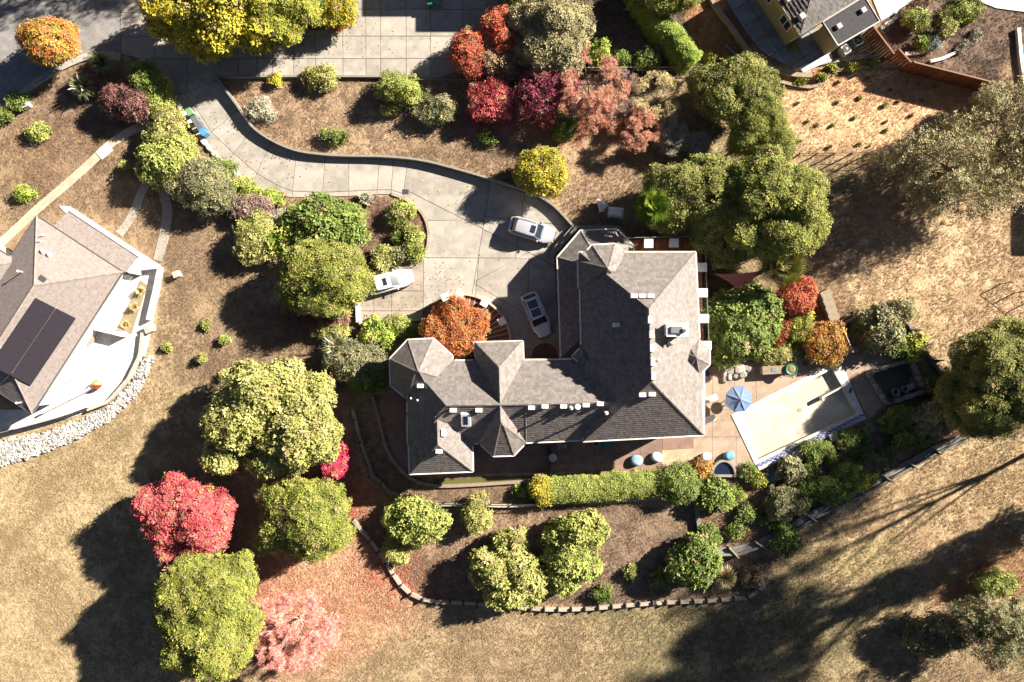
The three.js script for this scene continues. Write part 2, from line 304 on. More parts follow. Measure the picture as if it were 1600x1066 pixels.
{
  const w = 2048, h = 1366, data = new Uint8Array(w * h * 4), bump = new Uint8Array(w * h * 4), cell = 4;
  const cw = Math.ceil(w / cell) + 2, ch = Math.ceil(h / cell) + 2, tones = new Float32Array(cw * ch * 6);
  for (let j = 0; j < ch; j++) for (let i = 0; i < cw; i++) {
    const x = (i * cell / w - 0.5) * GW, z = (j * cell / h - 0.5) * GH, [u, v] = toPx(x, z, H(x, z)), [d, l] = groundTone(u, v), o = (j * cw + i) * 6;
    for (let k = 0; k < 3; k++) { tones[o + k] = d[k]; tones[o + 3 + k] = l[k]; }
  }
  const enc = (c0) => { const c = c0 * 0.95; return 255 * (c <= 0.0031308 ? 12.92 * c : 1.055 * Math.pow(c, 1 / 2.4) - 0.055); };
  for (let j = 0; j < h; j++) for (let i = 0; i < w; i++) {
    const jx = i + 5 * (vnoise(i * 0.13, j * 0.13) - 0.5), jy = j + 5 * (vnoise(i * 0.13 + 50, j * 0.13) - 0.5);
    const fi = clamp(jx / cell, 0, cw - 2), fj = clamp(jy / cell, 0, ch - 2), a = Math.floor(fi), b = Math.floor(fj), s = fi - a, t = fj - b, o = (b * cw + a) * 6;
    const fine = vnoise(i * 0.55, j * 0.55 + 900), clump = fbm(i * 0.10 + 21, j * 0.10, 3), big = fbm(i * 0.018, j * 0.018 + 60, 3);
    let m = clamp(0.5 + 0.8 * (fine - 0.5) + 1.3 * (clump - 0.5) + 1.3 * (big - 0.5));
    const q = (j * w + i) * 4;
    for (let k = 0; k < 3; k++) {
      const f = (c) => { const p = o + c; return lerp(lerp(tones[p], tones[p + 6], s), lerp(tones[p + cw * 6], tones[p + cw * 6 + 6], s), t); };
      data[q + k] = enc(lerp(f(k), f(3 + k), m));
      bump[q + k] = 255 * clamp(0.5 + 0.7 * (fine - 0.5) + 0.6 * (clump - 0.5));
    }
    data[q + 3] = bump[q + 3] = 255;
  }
  const mk = (d, srgb) => { const t = new THREE.DataTexture(d, w, h); t.wrapS = t.wrapT = THREE.MirroredRepeatWrapping; t.magFilter = THREE.LinearFilter; if (srgb) t.colorSpace = THREE.SRGBColorSpace; t.needsUpdate = true; return t; };
  const gm = new THREE.MeshStandardMaterial({ map: mk(data, true), bumpMap: mk(bump, false), bumpScale: 0.06, roughness: 1, side: THREE.DoubleSide });
  const axis = (half, n, far) => { const a = []; for (let i = 0; i <= n; i++) a.push(-half + 2 * half * i / n); for (const f of far) { a.unshift(-half - f); a.push(half + f); } return a; };
  const xs = axis(64, 380, [12, 40, 120, 320]), zs = axis(46, 270, [12, 40, 120, 320]), nx = xs.length, nz = zs.length;
  const P = new Float32Array(nx * nz * 3), U = new Float32Array(nx * nz * 2), I = [];
  for (let j = 0; j < nz; j++) for (let i = 0; i < nx; i++) { const o = j * nx + i; P[o * 3] = xs[i]; P[o * 3 + 1] = H(xs[i], Math.min(zs[j], 70)) - (inPoly(POOL, xs[i], zs[j]) ? 1.6 : inPoly(PIT, xs[i], zs[j]) ? 1.8 : 0); P[o * 3 + 2] = zs[j]; U[o * 2] = xs[i] / GW + 0.5; U[o * 2 + 1] = zs[j] / GH + 0.5; if (i && j) I.push(o - nx - 1, o - 1, o, o - nx - 1, o, o - nx); }
  const g = new THREE.BufferGeometry(); g.setAttribute('position', new THREE.BufferAttribute(P, 3)); g.setAttribute('uv', new THREE.BufferAttribute(U, 2)); g.setIndex(I); g.computeVertexNormals();
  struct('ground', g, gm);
}
console.log('ground ready');

// ------------------------------------------------------------------ paving
// cut a polygon along a segment (in world metres); pieces the segment does not cross stay whole
function cutAll(pieces, a, b) {
  const out = [];
  for (const p of pieces) {
    const dx = b[0] - a[0], dz = b[1] - a[1], hits = [];
    for (let i = 0; i < p.length; i++) {
      const c = p[i], d = p[(i + 1) % p.length], ex = d[0] - c[0], ez = d[1] - c[1], den = dx * ez - dz * ex; if (Math.abs(den) < 1e-9) continue;
      const t = ((c[0] - a[0]) * ez - (c[1] - a[1]) * ex) / den, s = ((c[0] - a[0]) * dz - (c[1] - a[1]) * dx) / den;
      if (s > 1e-6 && s < 1 - 1e-6) hits.push({ t, i, q: [a[0] + dx * t, a[1] + dz * t] });
    }
    hits.sort((m, n) => m.t - n.t);
    let best = null;
    for (let k = 0; k + 1 < hits.length; k++) {
      const lo = Math.max(0, hits[k].t), hi = Math.min(1, hits[k + 1].t), m = (hits[k].t + hits[k + 1].t) / 2;
      if (hi - lo > 0.45 * (hits[k + 1].t - hits[k].t) && inPoly(p, a[0] + dx * m, a[1] + dz * m) && (!best || hi - lo > best[2])) best = [hits[k], hits[k + 1], hi - lo];
    }
    if (!best) { out.push(p); continue; }
    let [h1, h2] = best; if (h1.i > h2.i) [h1, h2] = [h2, h1];
    out.push([h1.q, ...p.slice(h1.i + 1, h2.i + 1), h2.q], [h2.q, ...p.slice(h2.i + 1), ...p.slice(0, h1.i + 1), h1.q]);
  }
  return out.filter((p) => Math.abs(areaOf(p)) > 0.05);
}
function slabs(parent, pieces, mats, top = 0.08, gap = 0.022, name = 'slab') {
  pieces.forEach((p, i) => { const q = insetPoly(p, gap); const y = top + rnd(-0.004, 0.004); mesh(name, new G().prism(q, -0.5, y, null, 0.012), mats[Math.floor(R0() * mats.length)], parent); });
}
function base(parent, poly, y, m, name = 'bedding') { mesh(name, new G().prism(poly, -0.6, y), m, parent); }

const courtTop = WP([[186, -70], [190, 84], [215, 91], [250, 113], [270, 147], [288, 147], [342, 124], [688, 122], [715, 112], [745, 85], [792, 30], [800, -70], [556, -70], [552, 8], [537, 39], [512, 48], [440, 47], [285, 44], [256, 22], [240, -70]], 0);
{
  const o = struct('upper_court'); base(o, courtTop, 0.02, M.concreteBase);
  let p = [courtTop];
  const cuts = [[[200, 92], [420, 88]], [[420, 92], [800, 92]], [[420, 57], [800, 57]], [[190, 60], [300, 52]], [[186, 20], [240, 20]], [[556, 15], [800, 15]]];
  for (const c of cuts) p = cutAll(p, W(...c[0], 0), W(...c[1], 0));
  for (const x of [240, 292, 340, 372, 400, 425, 458, 492, 535, 571, 594, 634, 672, 722, 760]) p = cutAll(p, W(x, -70, 0), W(x + 1, 130, 0)).flatMap((q) => cutAll([q], W(x, 40, 0), W(x + 1, 130, 0)));
  slabs(o, p, M.concrete);
}
{
  const o = struct('road', new G().prism(WP([[-420, -260], [186, -260], [186, -70], [189, 84], [150, 80], [112, 92], [62, 120], [30, 146], [0, 170], [-420, 430]], 0), -0.5, 0.05), M.asphalt);
  mesh('gutter', new G().ribbon(smoothPath(WP([[-200, 300], [-20, 186], [0, 173], [30, 150], [62, 125], [112, 97], [150, 85], [189, 88]], 0), 6), 0.55, -0.4, 0.10), M.kerb, o);
  mesh('kerb', new G().ribbon(smoothPath(WP([[-200, 306], [-20, 192], [0, 180], [30, 156], [62, 131], [114, 102], [150, 91], [188, 94]], 0), 6), 0.18, -0.4, 0.21), M.kerb, o);
}
const mid = [[288, 147], [305, 167], [331, 207], [365, 240], [401, 271], [430, 288], [457, 299], [504, 301], [545, 299], [589, 297], [611, 297], [630, 303]];
const low = [[270, 150], [288, 177], [316, 218], [352, 257], [395, 290], [430, 305], [457, 309], [504, 308], [545, 307], [589, 304], [611, 304], [630, 311]];
const upp = [[342, 124], [352, 140], [375, 170], [395, 200], [424, 222], [444, 231], [463, 239], [508, 246], [545, 248], [593, 249], [615, 250], [637, 252]];
{
  const o = struct('driveway');
  const edge = (l) => WP(l, 0);
  const A = edge(low), B = edge(mid), C = edge(upp);
  const yard = WP([[637, 252], [660, 255], [720, 270], [770, 285], [830, 305], [862, 324], [890, 354], [858, 392], [866, 404], [874, 532], [876, 560], [817, 560], [797, 545], [796, 522], [786, 500], [770, 482], [752, 470], [735, 464], [712, 462], [690, 464], [664, 480], [660, 498], [560, 504], [558, 470], [566, 427], [602, 420], [640, 418], [662, 402], [670, 376], [667, 348], [654, 326], [630, 311], [630, 303]], 0);
  base(o, [...A, ...B.slice().reverse()], 0.02, M.concreteBase); base(o, [...B, ...C.slice().reverse()], 0.021, M.concreteBase); base(o, yard, 0.022, M.concreteBase);
  const strips = [];
  for (let i = 0; i < A.length - 1; i++) { if (i === 5 || i === 1) continue; const n = i === 4 || i === 0 ? i + 2 : i + 1; strips.push([...A.slice(i, n + 1), ...B.slice(i, n + 1).reverse()]); strips.push([...B.slice(i, n + 1), ...C.slice(i, n + 1).reverse()]); }
  slabs(o, strips, M.concrete);
  let p = [yard];
  for (const [a, b] of [[[721, 262], [690, 345]], [[670, 352], [756, 444]], [[768, 275], [752, 372]], [[640, 300], [860, 412]], [[664, 403], [868, 404]], [[668, 345], [760, 345]], [[748, 403], [742, 470]], [[742, 440], [835, 390]], [[742, 444], [870, 520]], [[662, 408], [661, 500]], [[612, 418], [612, 505]], [[584, 418], [584, 505]], [[556, 486], [665, 486]], [[556, 455], [664, 455]], [[790, 478], [872, 475]], [[800, 545], [876, 548]], [[820, 300], [805, 404]], [[826, 404], [826, 476]], [[770, 340], [880, 352]]]) p = cutAll(p, W(...a, 0), W(...b, 0));
  const park = p.filter((q) => { const c = q.reduce((s, k) => [s[0] + k[0] / q.length, s[1] + k[1] / q.length], [0, 0]); return toPx(...c)[0] < 662 && toPx(...c)[1] > 410; });
  slabs(o, p.filter((q) => !park.includes(q)), M.concrete); slabs(o, park, M.warmConcrete);
  const gx = W(634, 300, 0), gr = mesh('drain_grate', new G().box(gx[0], 0.09, gx[1], 0.66, 0.03, 0.5), M.steel, o);
  for (let i = 0; i < 5; i++) mesh('bar', new G().box(gx[0] - 0.24 + i * 0.12, 0.112, gx[1], 0.05, 0.02, 0.42), M.black, gr);
  // raised round rim of the planting island
  mesh('kerb', new G().ribbon(smoothPath(WP([[612, 303], [632, 311], [654, 326], [667, 348], [670, 376], [662, 401], [640, 417], [602, 420]], 0), 6), 0.3, -0.3, 0.19), M.warmConcrete[0], o);
}
// patio along the house, terrace by the pool, gravel strips, ditch
{
  const o = struct('patio'), poly = WP([[600, 600], [632, 600], [632, 690], [1083, 680], [1083, 732], [700, 742], [646, 741], [628, 735], [612, 712], [604, 668]], 0);
  base(o, poly, 0.02, M.concreteBase); let p = [poly];
  for (const x of [640, 690, 740, 800, 855, 892, 928, 960, 1000, 1035]) p = cutAll(p, W(x, 640, 0), W(x, 760, 0));
  for (const [a, b] of [[[600, 665], [634, 665]], [[640, 716], [1083, 708]]]) p = cutAll(p, W(...a, 0), W(...b, 0));
  slabs(o, p, M.patio, 0.07, 0.01);
  const t = struct('pool_terrace'), tp = WP([[1083, 584], [1100, 584], [1108, 573], [1180, 566], [1260, 560], [1308, 553], [1312, 560], [1277, 586], [1180, 628], [1142, 648], [1183, 734], [1178, 740], [1083, 738]], 0);
  base(t, tp, 0.02, M.concreteBase); p = [tp];
  for (const [a, b] of [[[1083, 683], [1160, 683]], [[1113, 570], [1113, 740]], [[1148, 560], [1148, 684]], [[1083, 640], [1150, 640]], [[1180, 560], [1182, 640]], [[1230, 560], [1236, 600]], [[1316, 556], [1352, 600]], [[1340, 590], [1400, 545]], [[1150, 684], [1150, 740]]]) p = cutAll(p, W(...a, 0), W(...b, 0));
  slabs(t, p, M.terrace, 0.06, 0.01);
  const t2 = WP([[1316, 556], [1330, 505], [1378, 512], [1400, 560], [1360, 590], [1390, 632], [1354, 650], [1327, 597], [1312, 562]], 0);
  base(t, t2, 0.02, M.concreteBase); p = [t2]; for (const [a, b] of [[[1320, 575], [1400, 545]], [[1335, 600], [1370, 590]], [[1355, 505], [1350, 600]]]) p = cutAll(p, W(...a, 0), W(...b, 0));
  slabs(t, p, M.terrace, 0.06, 0.01);
  struct('stepping_pad', new G().prism(WP([[1034, 704], [1083, 701], [1083, 731], [1034, 729]], 0), -0.1, 0.085, null, 0.01), mat([0.56, 0.42, 0.27], { map: 'blotch', size: 2 }));
  const dt = struct('drain_ditch', new G().ribbon(resample(smoothPath(WP([[240, 186], [205, 205], [172, 226], [148, 249], [100, 292], [60, 326], [30, 354], [-40, 418]]), 6), 1.2), 0.85, -0.4, (x, z) => H(x, z) + 0.10), mat([0.58, 0.50, 0.37], { map: 'blotch', size: 2, bump: 0.006 }));
  const b = W(164, 237); mesh('spill_pad', new G().box(b[0], 0.07, b[1], 1.5, 0.16, 0.95, 0.7), M.white, dt);
  const gv = (pts, w, lab) => { const path = resample(smoothPath(WP(pts), 5), 0.6); const s = struct('gravel_path', new G().ribbon(path, w, (x, z) => H(x, z) - 0.2, (x, z) => H(x, z) + 0.05), M.gravel); };
  gv([[238, 270], [222, 300], [205, 340], [185, 368]], 0.85); gv([[255, 300], [262, 330], [258, 360], [250, 395], [246, 412]], 1.0);
}
console.log('paving ready');

// ------------------------------------------------------------------ hip roofs
const clipHalf = (p, a, b, c) => {                     // keep a*x + b*z + c >= 0
  const out = [];
  for (let i = 0; i < p.length; i++) {
    const q = p[i], r = p[(i + 1) % p.length], s = a * q[0] + b * q[1] + c, t = a * r[0] + b * r[1] + c;
    if (s >= 0) out.push(q); if ((s >= 0) !== (t >= 0)) { const k = s / (s - t); out.push([q[0] + (r[0] - q[0]) * k, q[1] + (r[1] - q[1]) * k]); }
  }
  return out;
};
function wing(px, y, pitch) {
  let p = WP(px, y); if (areaOf(p) < 0) p.reverse();
  const pl = p.map((a, i) => { const b = p[(i + 1) % p.length], dx = b[0] - a[0], dz = b[1] - a[1], L = Math.hypot(dx, dz), n = [-dz / L, dx / L]; const k = Array.isArray(pitch) ? pitch[i] : pitch; return { n, e: [dx / L, dz / L], a: k * n[0], b: k * n[1], c: y - k * (n[0] * a[0] + n[1] * a[1]), k }; });
  return { p, pl, y, h: (x, z) => inPoly(p, x, z) ? Math.min(...pl.map((q) => q.a * x + q.b * z + q.c)) : -99 };
}
function hipHouse(o, wings, opt) {
  const { tone, course = 0.27, tab = 0.31, lift = 0.028, wallMat, trimMat = M.trim, over = 0.5, ground = -0.4, capTone, eaveW = 0.17, windows = true } = opt;
  const roofY = (u, v) => { let y = 5; for (let i = 0; i < 12; i++) { const [x, z] = W(u, v, y); y = lerp(y, Math.max(ground, ...wings.map((w) => w.h(x, z))), 0.8); } return y; };
  const others = (w, x, z) => Math.max(-99, ...wings.filter((q) => q !== w).map((q) => q.h(x, z)));
  for (const w of wings) {
    const lines = [];
    w.pl.forEach((f, i) => {
      let q = w.p; w.pl.forEach((g, j) => { if (j !== i) q = clipHalf(q, g.a - f.a, g.b - f.b, g.c - f.c); });
      if (q.length < 3 || Math.abs(areaOf(q)) < 0.02) return;
      const y = (x, z) => f.a * x + f.b * z + f.c, P = q.map(([x, z]) => V(x, y(x, z), z));
      const slope = mesh('roof_slope', new G().poly(P.slice().reverse(), tone(0.5)), M.roof, o);
      // courses of shingles
      const g = new G(), cs = 1 / Math.hypot(1, f.k), dRun = course * cs, nx = f.n, ex = f.e, o0 = w.p[i];
      const ds = q.map((r) => (r[0] - o0[0]) * nx[0] + (r[1] - o0[1]) * nx[1]), D = Math.max(...ds);
      const N = V(-f.a, 1, -f.b).normalize();
      for (let d = -0.04, row = 0; d < D; d += dRun, row++) {
        const mid_ = clamp(d + dRun * 0.5, 0.001, D - 0.001), hit = [];
        for (let k = 0; k < q.length; k++) { const m = (k + 1) % q.length; if ((ds[k] > mid_) !== (ds[m] > mid_)) { const t = (mid_ - ds[k]) / (ds[m] - ds[k]), X = lerp(q[k][0], q[m][0], t) - o0[0], Z = lerp(q[k][1], q[m][1], t) - o0[1]; hit.push(X * ex[0] + Z * ex[1]); } }
        if (hit.length < 2) continue; const l = Math.min(...hit), r = Math.max(...hit);
        for (let s = l - (row % 2) * tab * 0.5 - rnd(0, 0.05); s < r;) {
          const s1 = s + tab * rnd(0.75, 1.3), a = Math.max(s, l), b = Math.min(s1, r); s = s1; if (b - a < 0.03) continue;
          const m = (a + b) / 2, cx = o0[0] + ex[0] * m + nx[0] * mid_, cz = o0[1] + ex[1] * m + nx[1] * mid_;
          if (others(w, cx, cz) > y(cx, cz) + 0.04) continue;
          const col = tone(R0()), pt = (ss, dd, up) => { const x = o0[0] + ex[0] * ss + nx[0] * dd, z = o0[1] + ex[1] * ss + nx[1] * dd; return V(x, y(x, z), z).addScaledVector(N, up); };
          const u0 = lift * rnd(0.8, 1.4), gp = 0.006, A = pt(a + gp, d, u0), B = pt(b - gp, d, u0), C = pt(b - gp, Math.min(d + dRun * 1.05, D), 0.004), E = pt(a + gp, Math.min(d + dRun * 1.05, D), 0.004);
          g.quad(A, E, C, B, col).quad(pt(a + gp, d, 0), A, B, pt(b - gp, d, 0), col);
        }
      }
      if (g.p.length) stuff(mesh('shingles', g, M.roof, slope));
      for (let k = 0; k < P.length; k++) { const a = P[k], b = P[(k + 1) % P.length]; if (a.y > w.y + 0.02 || b.y > w.y + 0.02) lines.push([a, b]); }
    });
    // caps along hips and ridges
    const seen = new Set();
    for (const [a, b] of lines) {
      const key = [a, b].map((t) => `${Math.round(t.x * 20)},${Math.round(t.z * 20)}`).sort().join('|'); if (seen.has(key)) continue; seen.add(key);
      const g = new G(), L = a.distanceTo(b), d = b.clone().sub(a).normalize(), side = V(-d.z, 0, d.x).normalize(), n = Math.max(1, Math.round(L / 0.3));
      for (let k = 0; k < n; k++) {
        const p = a.clone().lerp(b, k / n), q = a.clone().lerp(b, Math.min(1, (k + 1.1) / n)), m = p.clone().lerp(q, 0.5); if (others(w, m.x, m.z) > m.y + 0.02) continue;
        const col = (capTone || tone)(R0()), top = 0.065 + rnd(0, 0.012), s = 0.12;
        const dn = (t, e) => t.clone().addScaledVector(side, e * s).add(V(0, -s * 0.5 + 0.065, 0)), up = (t) => t.clone().add(V(0, top, 0));
        g.quad(dn(p, -1), up(p), up(q), dn(q, -1), col).quad(up(p), dn(p, 1), dn(q, 1), up(q), col);
      }
      if (g.p.length) stuff(mesh('ridge_cap', g, M.roof, o));
    }
    // gutters, soffit, walls, windows
    const n = w.p.length;
    mesh('soffit', new G().prism(insetPoly(w.p, 0.03), w.y - 0.2, w.y - 0.03), trimMat, o);
    const wp = insetPoly(w.p, over); mesh('wall', new G().prism(wp, ground, w.y - 0.21), wallMat, o);
    for (let i = 0; i < n; i++) {
      const a = w.p[i], b = w.p[(i + 1) % n], L = Math.hypot(b[0] - a[0], b[1] - a[1]), k = Math.max(2, Math.round(L / 0.35)); let run = [];
      const flush = () => { if (run.length > 1) mesh('gutter', new G().ribbon(run, eaveW, w.y - 0.14, w.y + 0.05), trimMat, o); run = []; };
      for (let j = 0; j <= k; j++) { const x = lerp(a[0], b[0], j / k), z = lerp(a[1], b[1], j / k); if (others(w, x, z) > w.y - 0.35) flush(); else run.push([x, z]); } flush();
      const c = wp[i], d = wp[(i + 1) % n], LL = Math.hypot(d[0] - c[0], d[1] - c[1]), cnt = Math.floor(LL / 3.2), ang = Math.atan2(-(d[1] - c[1]), d[0] - c[0]), ox = (d[1] - c[1]) / LL, oz = -(d[0] - c[0]) / LL;
      if (windows) for (let j = 0; j < cnt; j++) for (const yy of w.y > 4.6 ? [1.5, w.y - 1.35] : [w.y - 1.5]) {
        const t = (j + 0.5) / cnt, x = lerp(c[0], d[0], t) + ox * 0.03, z = lerp(c[1], d[1], t) + oz * 0.03; if (others(w, x + ox * 0.5, z + oz * 0.5) > 0 || yy < 0.8) continue;
        const win = mesh('window', new G().box(x, yy, z, 1.5, 1.35, 0.12, ang), M.whitePaint, o);
        for (const e of [-0.35, 0.35]) mesh('pane', new G().box(x + Math.cos(ang) * e + ox * 0.06, yy, z - Math.sin(ang) * e + oz * 0.06, 0.6, 1.15, 0.04, ang), M.glass, win);
      }
    }
  }
  return { roofY, at: (u, v) => { const y = roofY(u, v), [x, z] = W(u, v, y); return [x, y, z]; } };
}
const tones = (c, s) => (r) => { const k = 1 + (r - 0.5) * 2 * s; return [c[0] * k, c[1] * k, c[2] * k * (1 + (r - 0.5) * 0.06)]; };
const oct = (cx, cy, r, q = 0.4142) => [[-r, -r * q], [-r * q, -r], [r * q, -r], [r, -r * q], [r, r * q], [r * q, r], [-r * q, r], [-r, r * q]].map(([a, b]) => [cx + a, cy + b]);

// ---- the main house
{
  const o = thing('main_house', 'large house with dark brown shingled hip roofs and turrets beside the curved driveway', 'house');
  const Y = 5.6, Y2 = 4.95, T = 0.82, T2 = 0.78;
  const wings = [
    wing([[905, 394], [1087, 394], [1100, 680], [911, 690]], Y, T),
    wing([[636, 564], [1100, 560], [1100, 680], [822, 692], [637, 695]], Y2, T2),
    wing([[635, 600], [737, 600], [739, 737], [640, 741]], Y2, T2),
    wing([[742, 535], [817, 533], [822, 664], [822, 692], [803, 712], [771, 713], [747, 692], [745, 660]], Y2, [1.28, 1.3, 1.3, 0.95, 0.85, 0.95, 1.3, 1.3]),
    wing([[609, 561], [637, 531], [677, 529], [707, 556], [707, 596], [680, 627], [636, 624], [610, 602]], Y2, T2 * 1.12),
    wing([[903, 408], [925, 383], [961, 381], [981, 400], [988, 430], [975, 460], [940, 466], [904, 450]], Y, T * 1.1),
    wing(oct(1081, 558, 28), Y + 0.02, T * 1.15),
    wing([[909, 541], [894, 557], [950, 610], [965, 597]], Y - 0.02, T * 0.98),
    wing([[871, 402], [907, 360], [964, 358], [990, 384], [990, 560], [876, 560]], 2.95, 0.55),
  ];
  const r = hipHouse(o, wings, { tone: tones([0.222, 0.196, 0.186], 0.22), wallMat: M.stucco });
  const vent = (u, v, w = 0.62, d = 0.38, name = 'roof_vent', m = M.whitePaint) => { const [x, y, z] = r.at(u, v); const t = mesh(name, new RoundedBoxGeometry(w, 0.55, d, 2, 0.05), m, o); t.position.set(x, y + 0.08, z); return t; };
  for (const [u, v] of [[830, 637], [851, 635], [880, 635], [915, 633], [937, 631], [1003, 617], [1018, 616], [708, 641], [748, 641], [686, 705], [657, 603], [990, 463], [1003, 463], [1016, 463], [963, 508]]) vent(u, v);
  for (const [u, v] of [[1015, 500], [1017, 523], [1018, 544], [1019, 566], [1020, 588], [693, 676]]) vent(u, v, 0.4, 0.66);
  const pipe = (u, v, h, rad = 0.1) => { const [x, y, z] = r.at(u, v), g = new G().lathe(x, z, [[rad, y - 0.3], [rad, y + h], [rad * 1.7, y + h], [rad * 1.7, y + h + 0.12], [0.001, y + h + 0.2]], 10); mesh('vent_pipe', g, M.whitePaint, o); };
  pipe(891, 636, 1.1); pipe(902, 635, 0.45, 0.16); pipe(944, 643, 1.5); pipe(1027, 563, 0.6); pipe(643, 622, 0.4, 0.06); pipe(653, 625, 0.4, 0.06);
  { const [x, y, z] = r.at(1046, 536); mesh('turbine_vent', new G().lathe(x, z, [[0.16, y - 0.3], [0.16, y + 0.15], [0.30, y + 0.22], [0.28, y + 0.42], [0.001, y + 0.55]], 14), M.steel, o); }
  { const [x, y, z] = r.at(728, 655); const s = mesh('skylight', new RoundedBoxGeometry(0.9, 0.36, 1.55, 2, 0.04), M.whitePaint, o); s.position.set(x, y + 0.10, z); s.rotation.x = 0.60; const gl = mesh('pane', new RoundedBoxGeometry(0.4, 0.06, 1.0, 2, 0.02), M.glass, s); gl.position.set(0, 0.18, 0); }
  { const [x, y, z] = r.at(1050, 516); const c = mesh('chimney', new G().box(x, y + 0.4, z, 1.7, 3.4, 1.0).box(x, y + 2.05, z, 1.9, 0.14, 1.2), M.whitePaint, o);
    mesh('flue', new G().box(x - 0.1, y + 2.2, z, 1.0, 0.2, 0.6), M.steel, c); mesh('flue_cap', new G().lathe(x + 0.68, z, [[0.2, y + 2.1], [0.2, y + 2.5], [0.26, y + 2.5], [0.001, y + 2.62]], 12), M.whitePaint, c); }
  // dormer-like cricket on the lower left slope
  { const [x, y, z] = r.at(689, 652), g = new G(), t = tones([0.26, 0.235, 0.215], 0.1)(0.5); const A = V(x - 0.5, y + 0.55, z + 0.3), B = V(x + 0.9, y + 0.75, z - 0.8); g.tri(V(x - 0.75, y - 0.25, z + 0.85), A, B, t).tri(A, V(x + 0.4, y - 0.1, z - 1.0), B, t).tri(V(x - 0.75, y - 0.25, z + 0.85), B, V(x + 1.6, y - 0.2, z + 0.2), t); mesh('roof_cricket', g, M.roof, o); }
  // roof terrace on the upper right with its square pillars
  const dk = mesh('balcony_deck', new G().prism(WP([[968, 375], [1095, 372], [1101, 560], [1084, 560], [1084, 400], [975, 398]], 2.9), 2.6, 2.9), M.brick[1], o);
  const rim = WP([[975, 374], [1097, 371], [1104, 545]], 2.9);
  for (let i = 0; i < 34; i++) { const t = i / 33, x = lerp(rim[0][0], rim[1][0], t); mesh('deck_board', new G().box(x, 2.925, rim[0][1] + 0.85, 0.2, 0.045, 1.5), M.redwood[i % 3], dk); }
  for (const [u, v] of [[1013, 381], [1053, 380], [1094, 379], [1097, 418], [1098, 458], [1100, 498], [1104, 540]]) {
    const [x, z] = W(u, v, 3.9); const p = mesh('pillar', new G().box(x, 1.8, z, 0.62, 4.4, 0.62), M.stucco, o); mesh('pillar_cap', new RoundedBoxGeometry(0.86, 0.14, 0.86, 2, 0.03).translate(x, 4.06, z), M.whitePaint, p);
  }
  for (let s = 0; s < 2; s++) { const a = rim[s], b = rim[s + 1]; mesh('railing', new G().tube([V(a[0], 3.85, a[1]), V(b[0], 3.85, b[1])], 0.04, 6), M.steel, o); mesh('railing_glass', new G().ribbon([a, b], 0.02, 2.95, 3.8), M.clear, o); }
  { const [x, z] = W(969, 388, 3.2); mesh('stair_tower', new G().prism(WP([[961, 378], [972, 371], [981, 381], [976, 396]], 3.0), 0, 3.1), M.beigeWall, o); }
  // low wall outside the skirt roof
  mesh('area_wall', new G().ribbon(WP([[862, 400], [902, 354], [966, 354], [984, 372]], 1.2), 0.3, -0.3, 1.0), mat([0.30, 0.30, 0.26], { map: 'speck', size: 1.2 }), o);
  // round entrance pad
  const e = W(851, 556, 0); mesh('entry_disc', new G().lathe(e[0], e[1], [[1.35, -0.2], [1.35, 0.14], [1.1, 0.145], [0.001, 0.15]], 24), M.brick[2], o);
  mesh('entry_rim', new G().ribbon(Array.from({ length: 17 }, (_, i) => [e[0] + 1.38 * Math.cos(Math.PI + i / 16 * Math.PI), e[1] + 1.38 * Math.sin(Math.PI + i / 16 * Math.PI)]), 0.12, 0, 0.22), M.kerb, o);
}
console.log('main house ready');

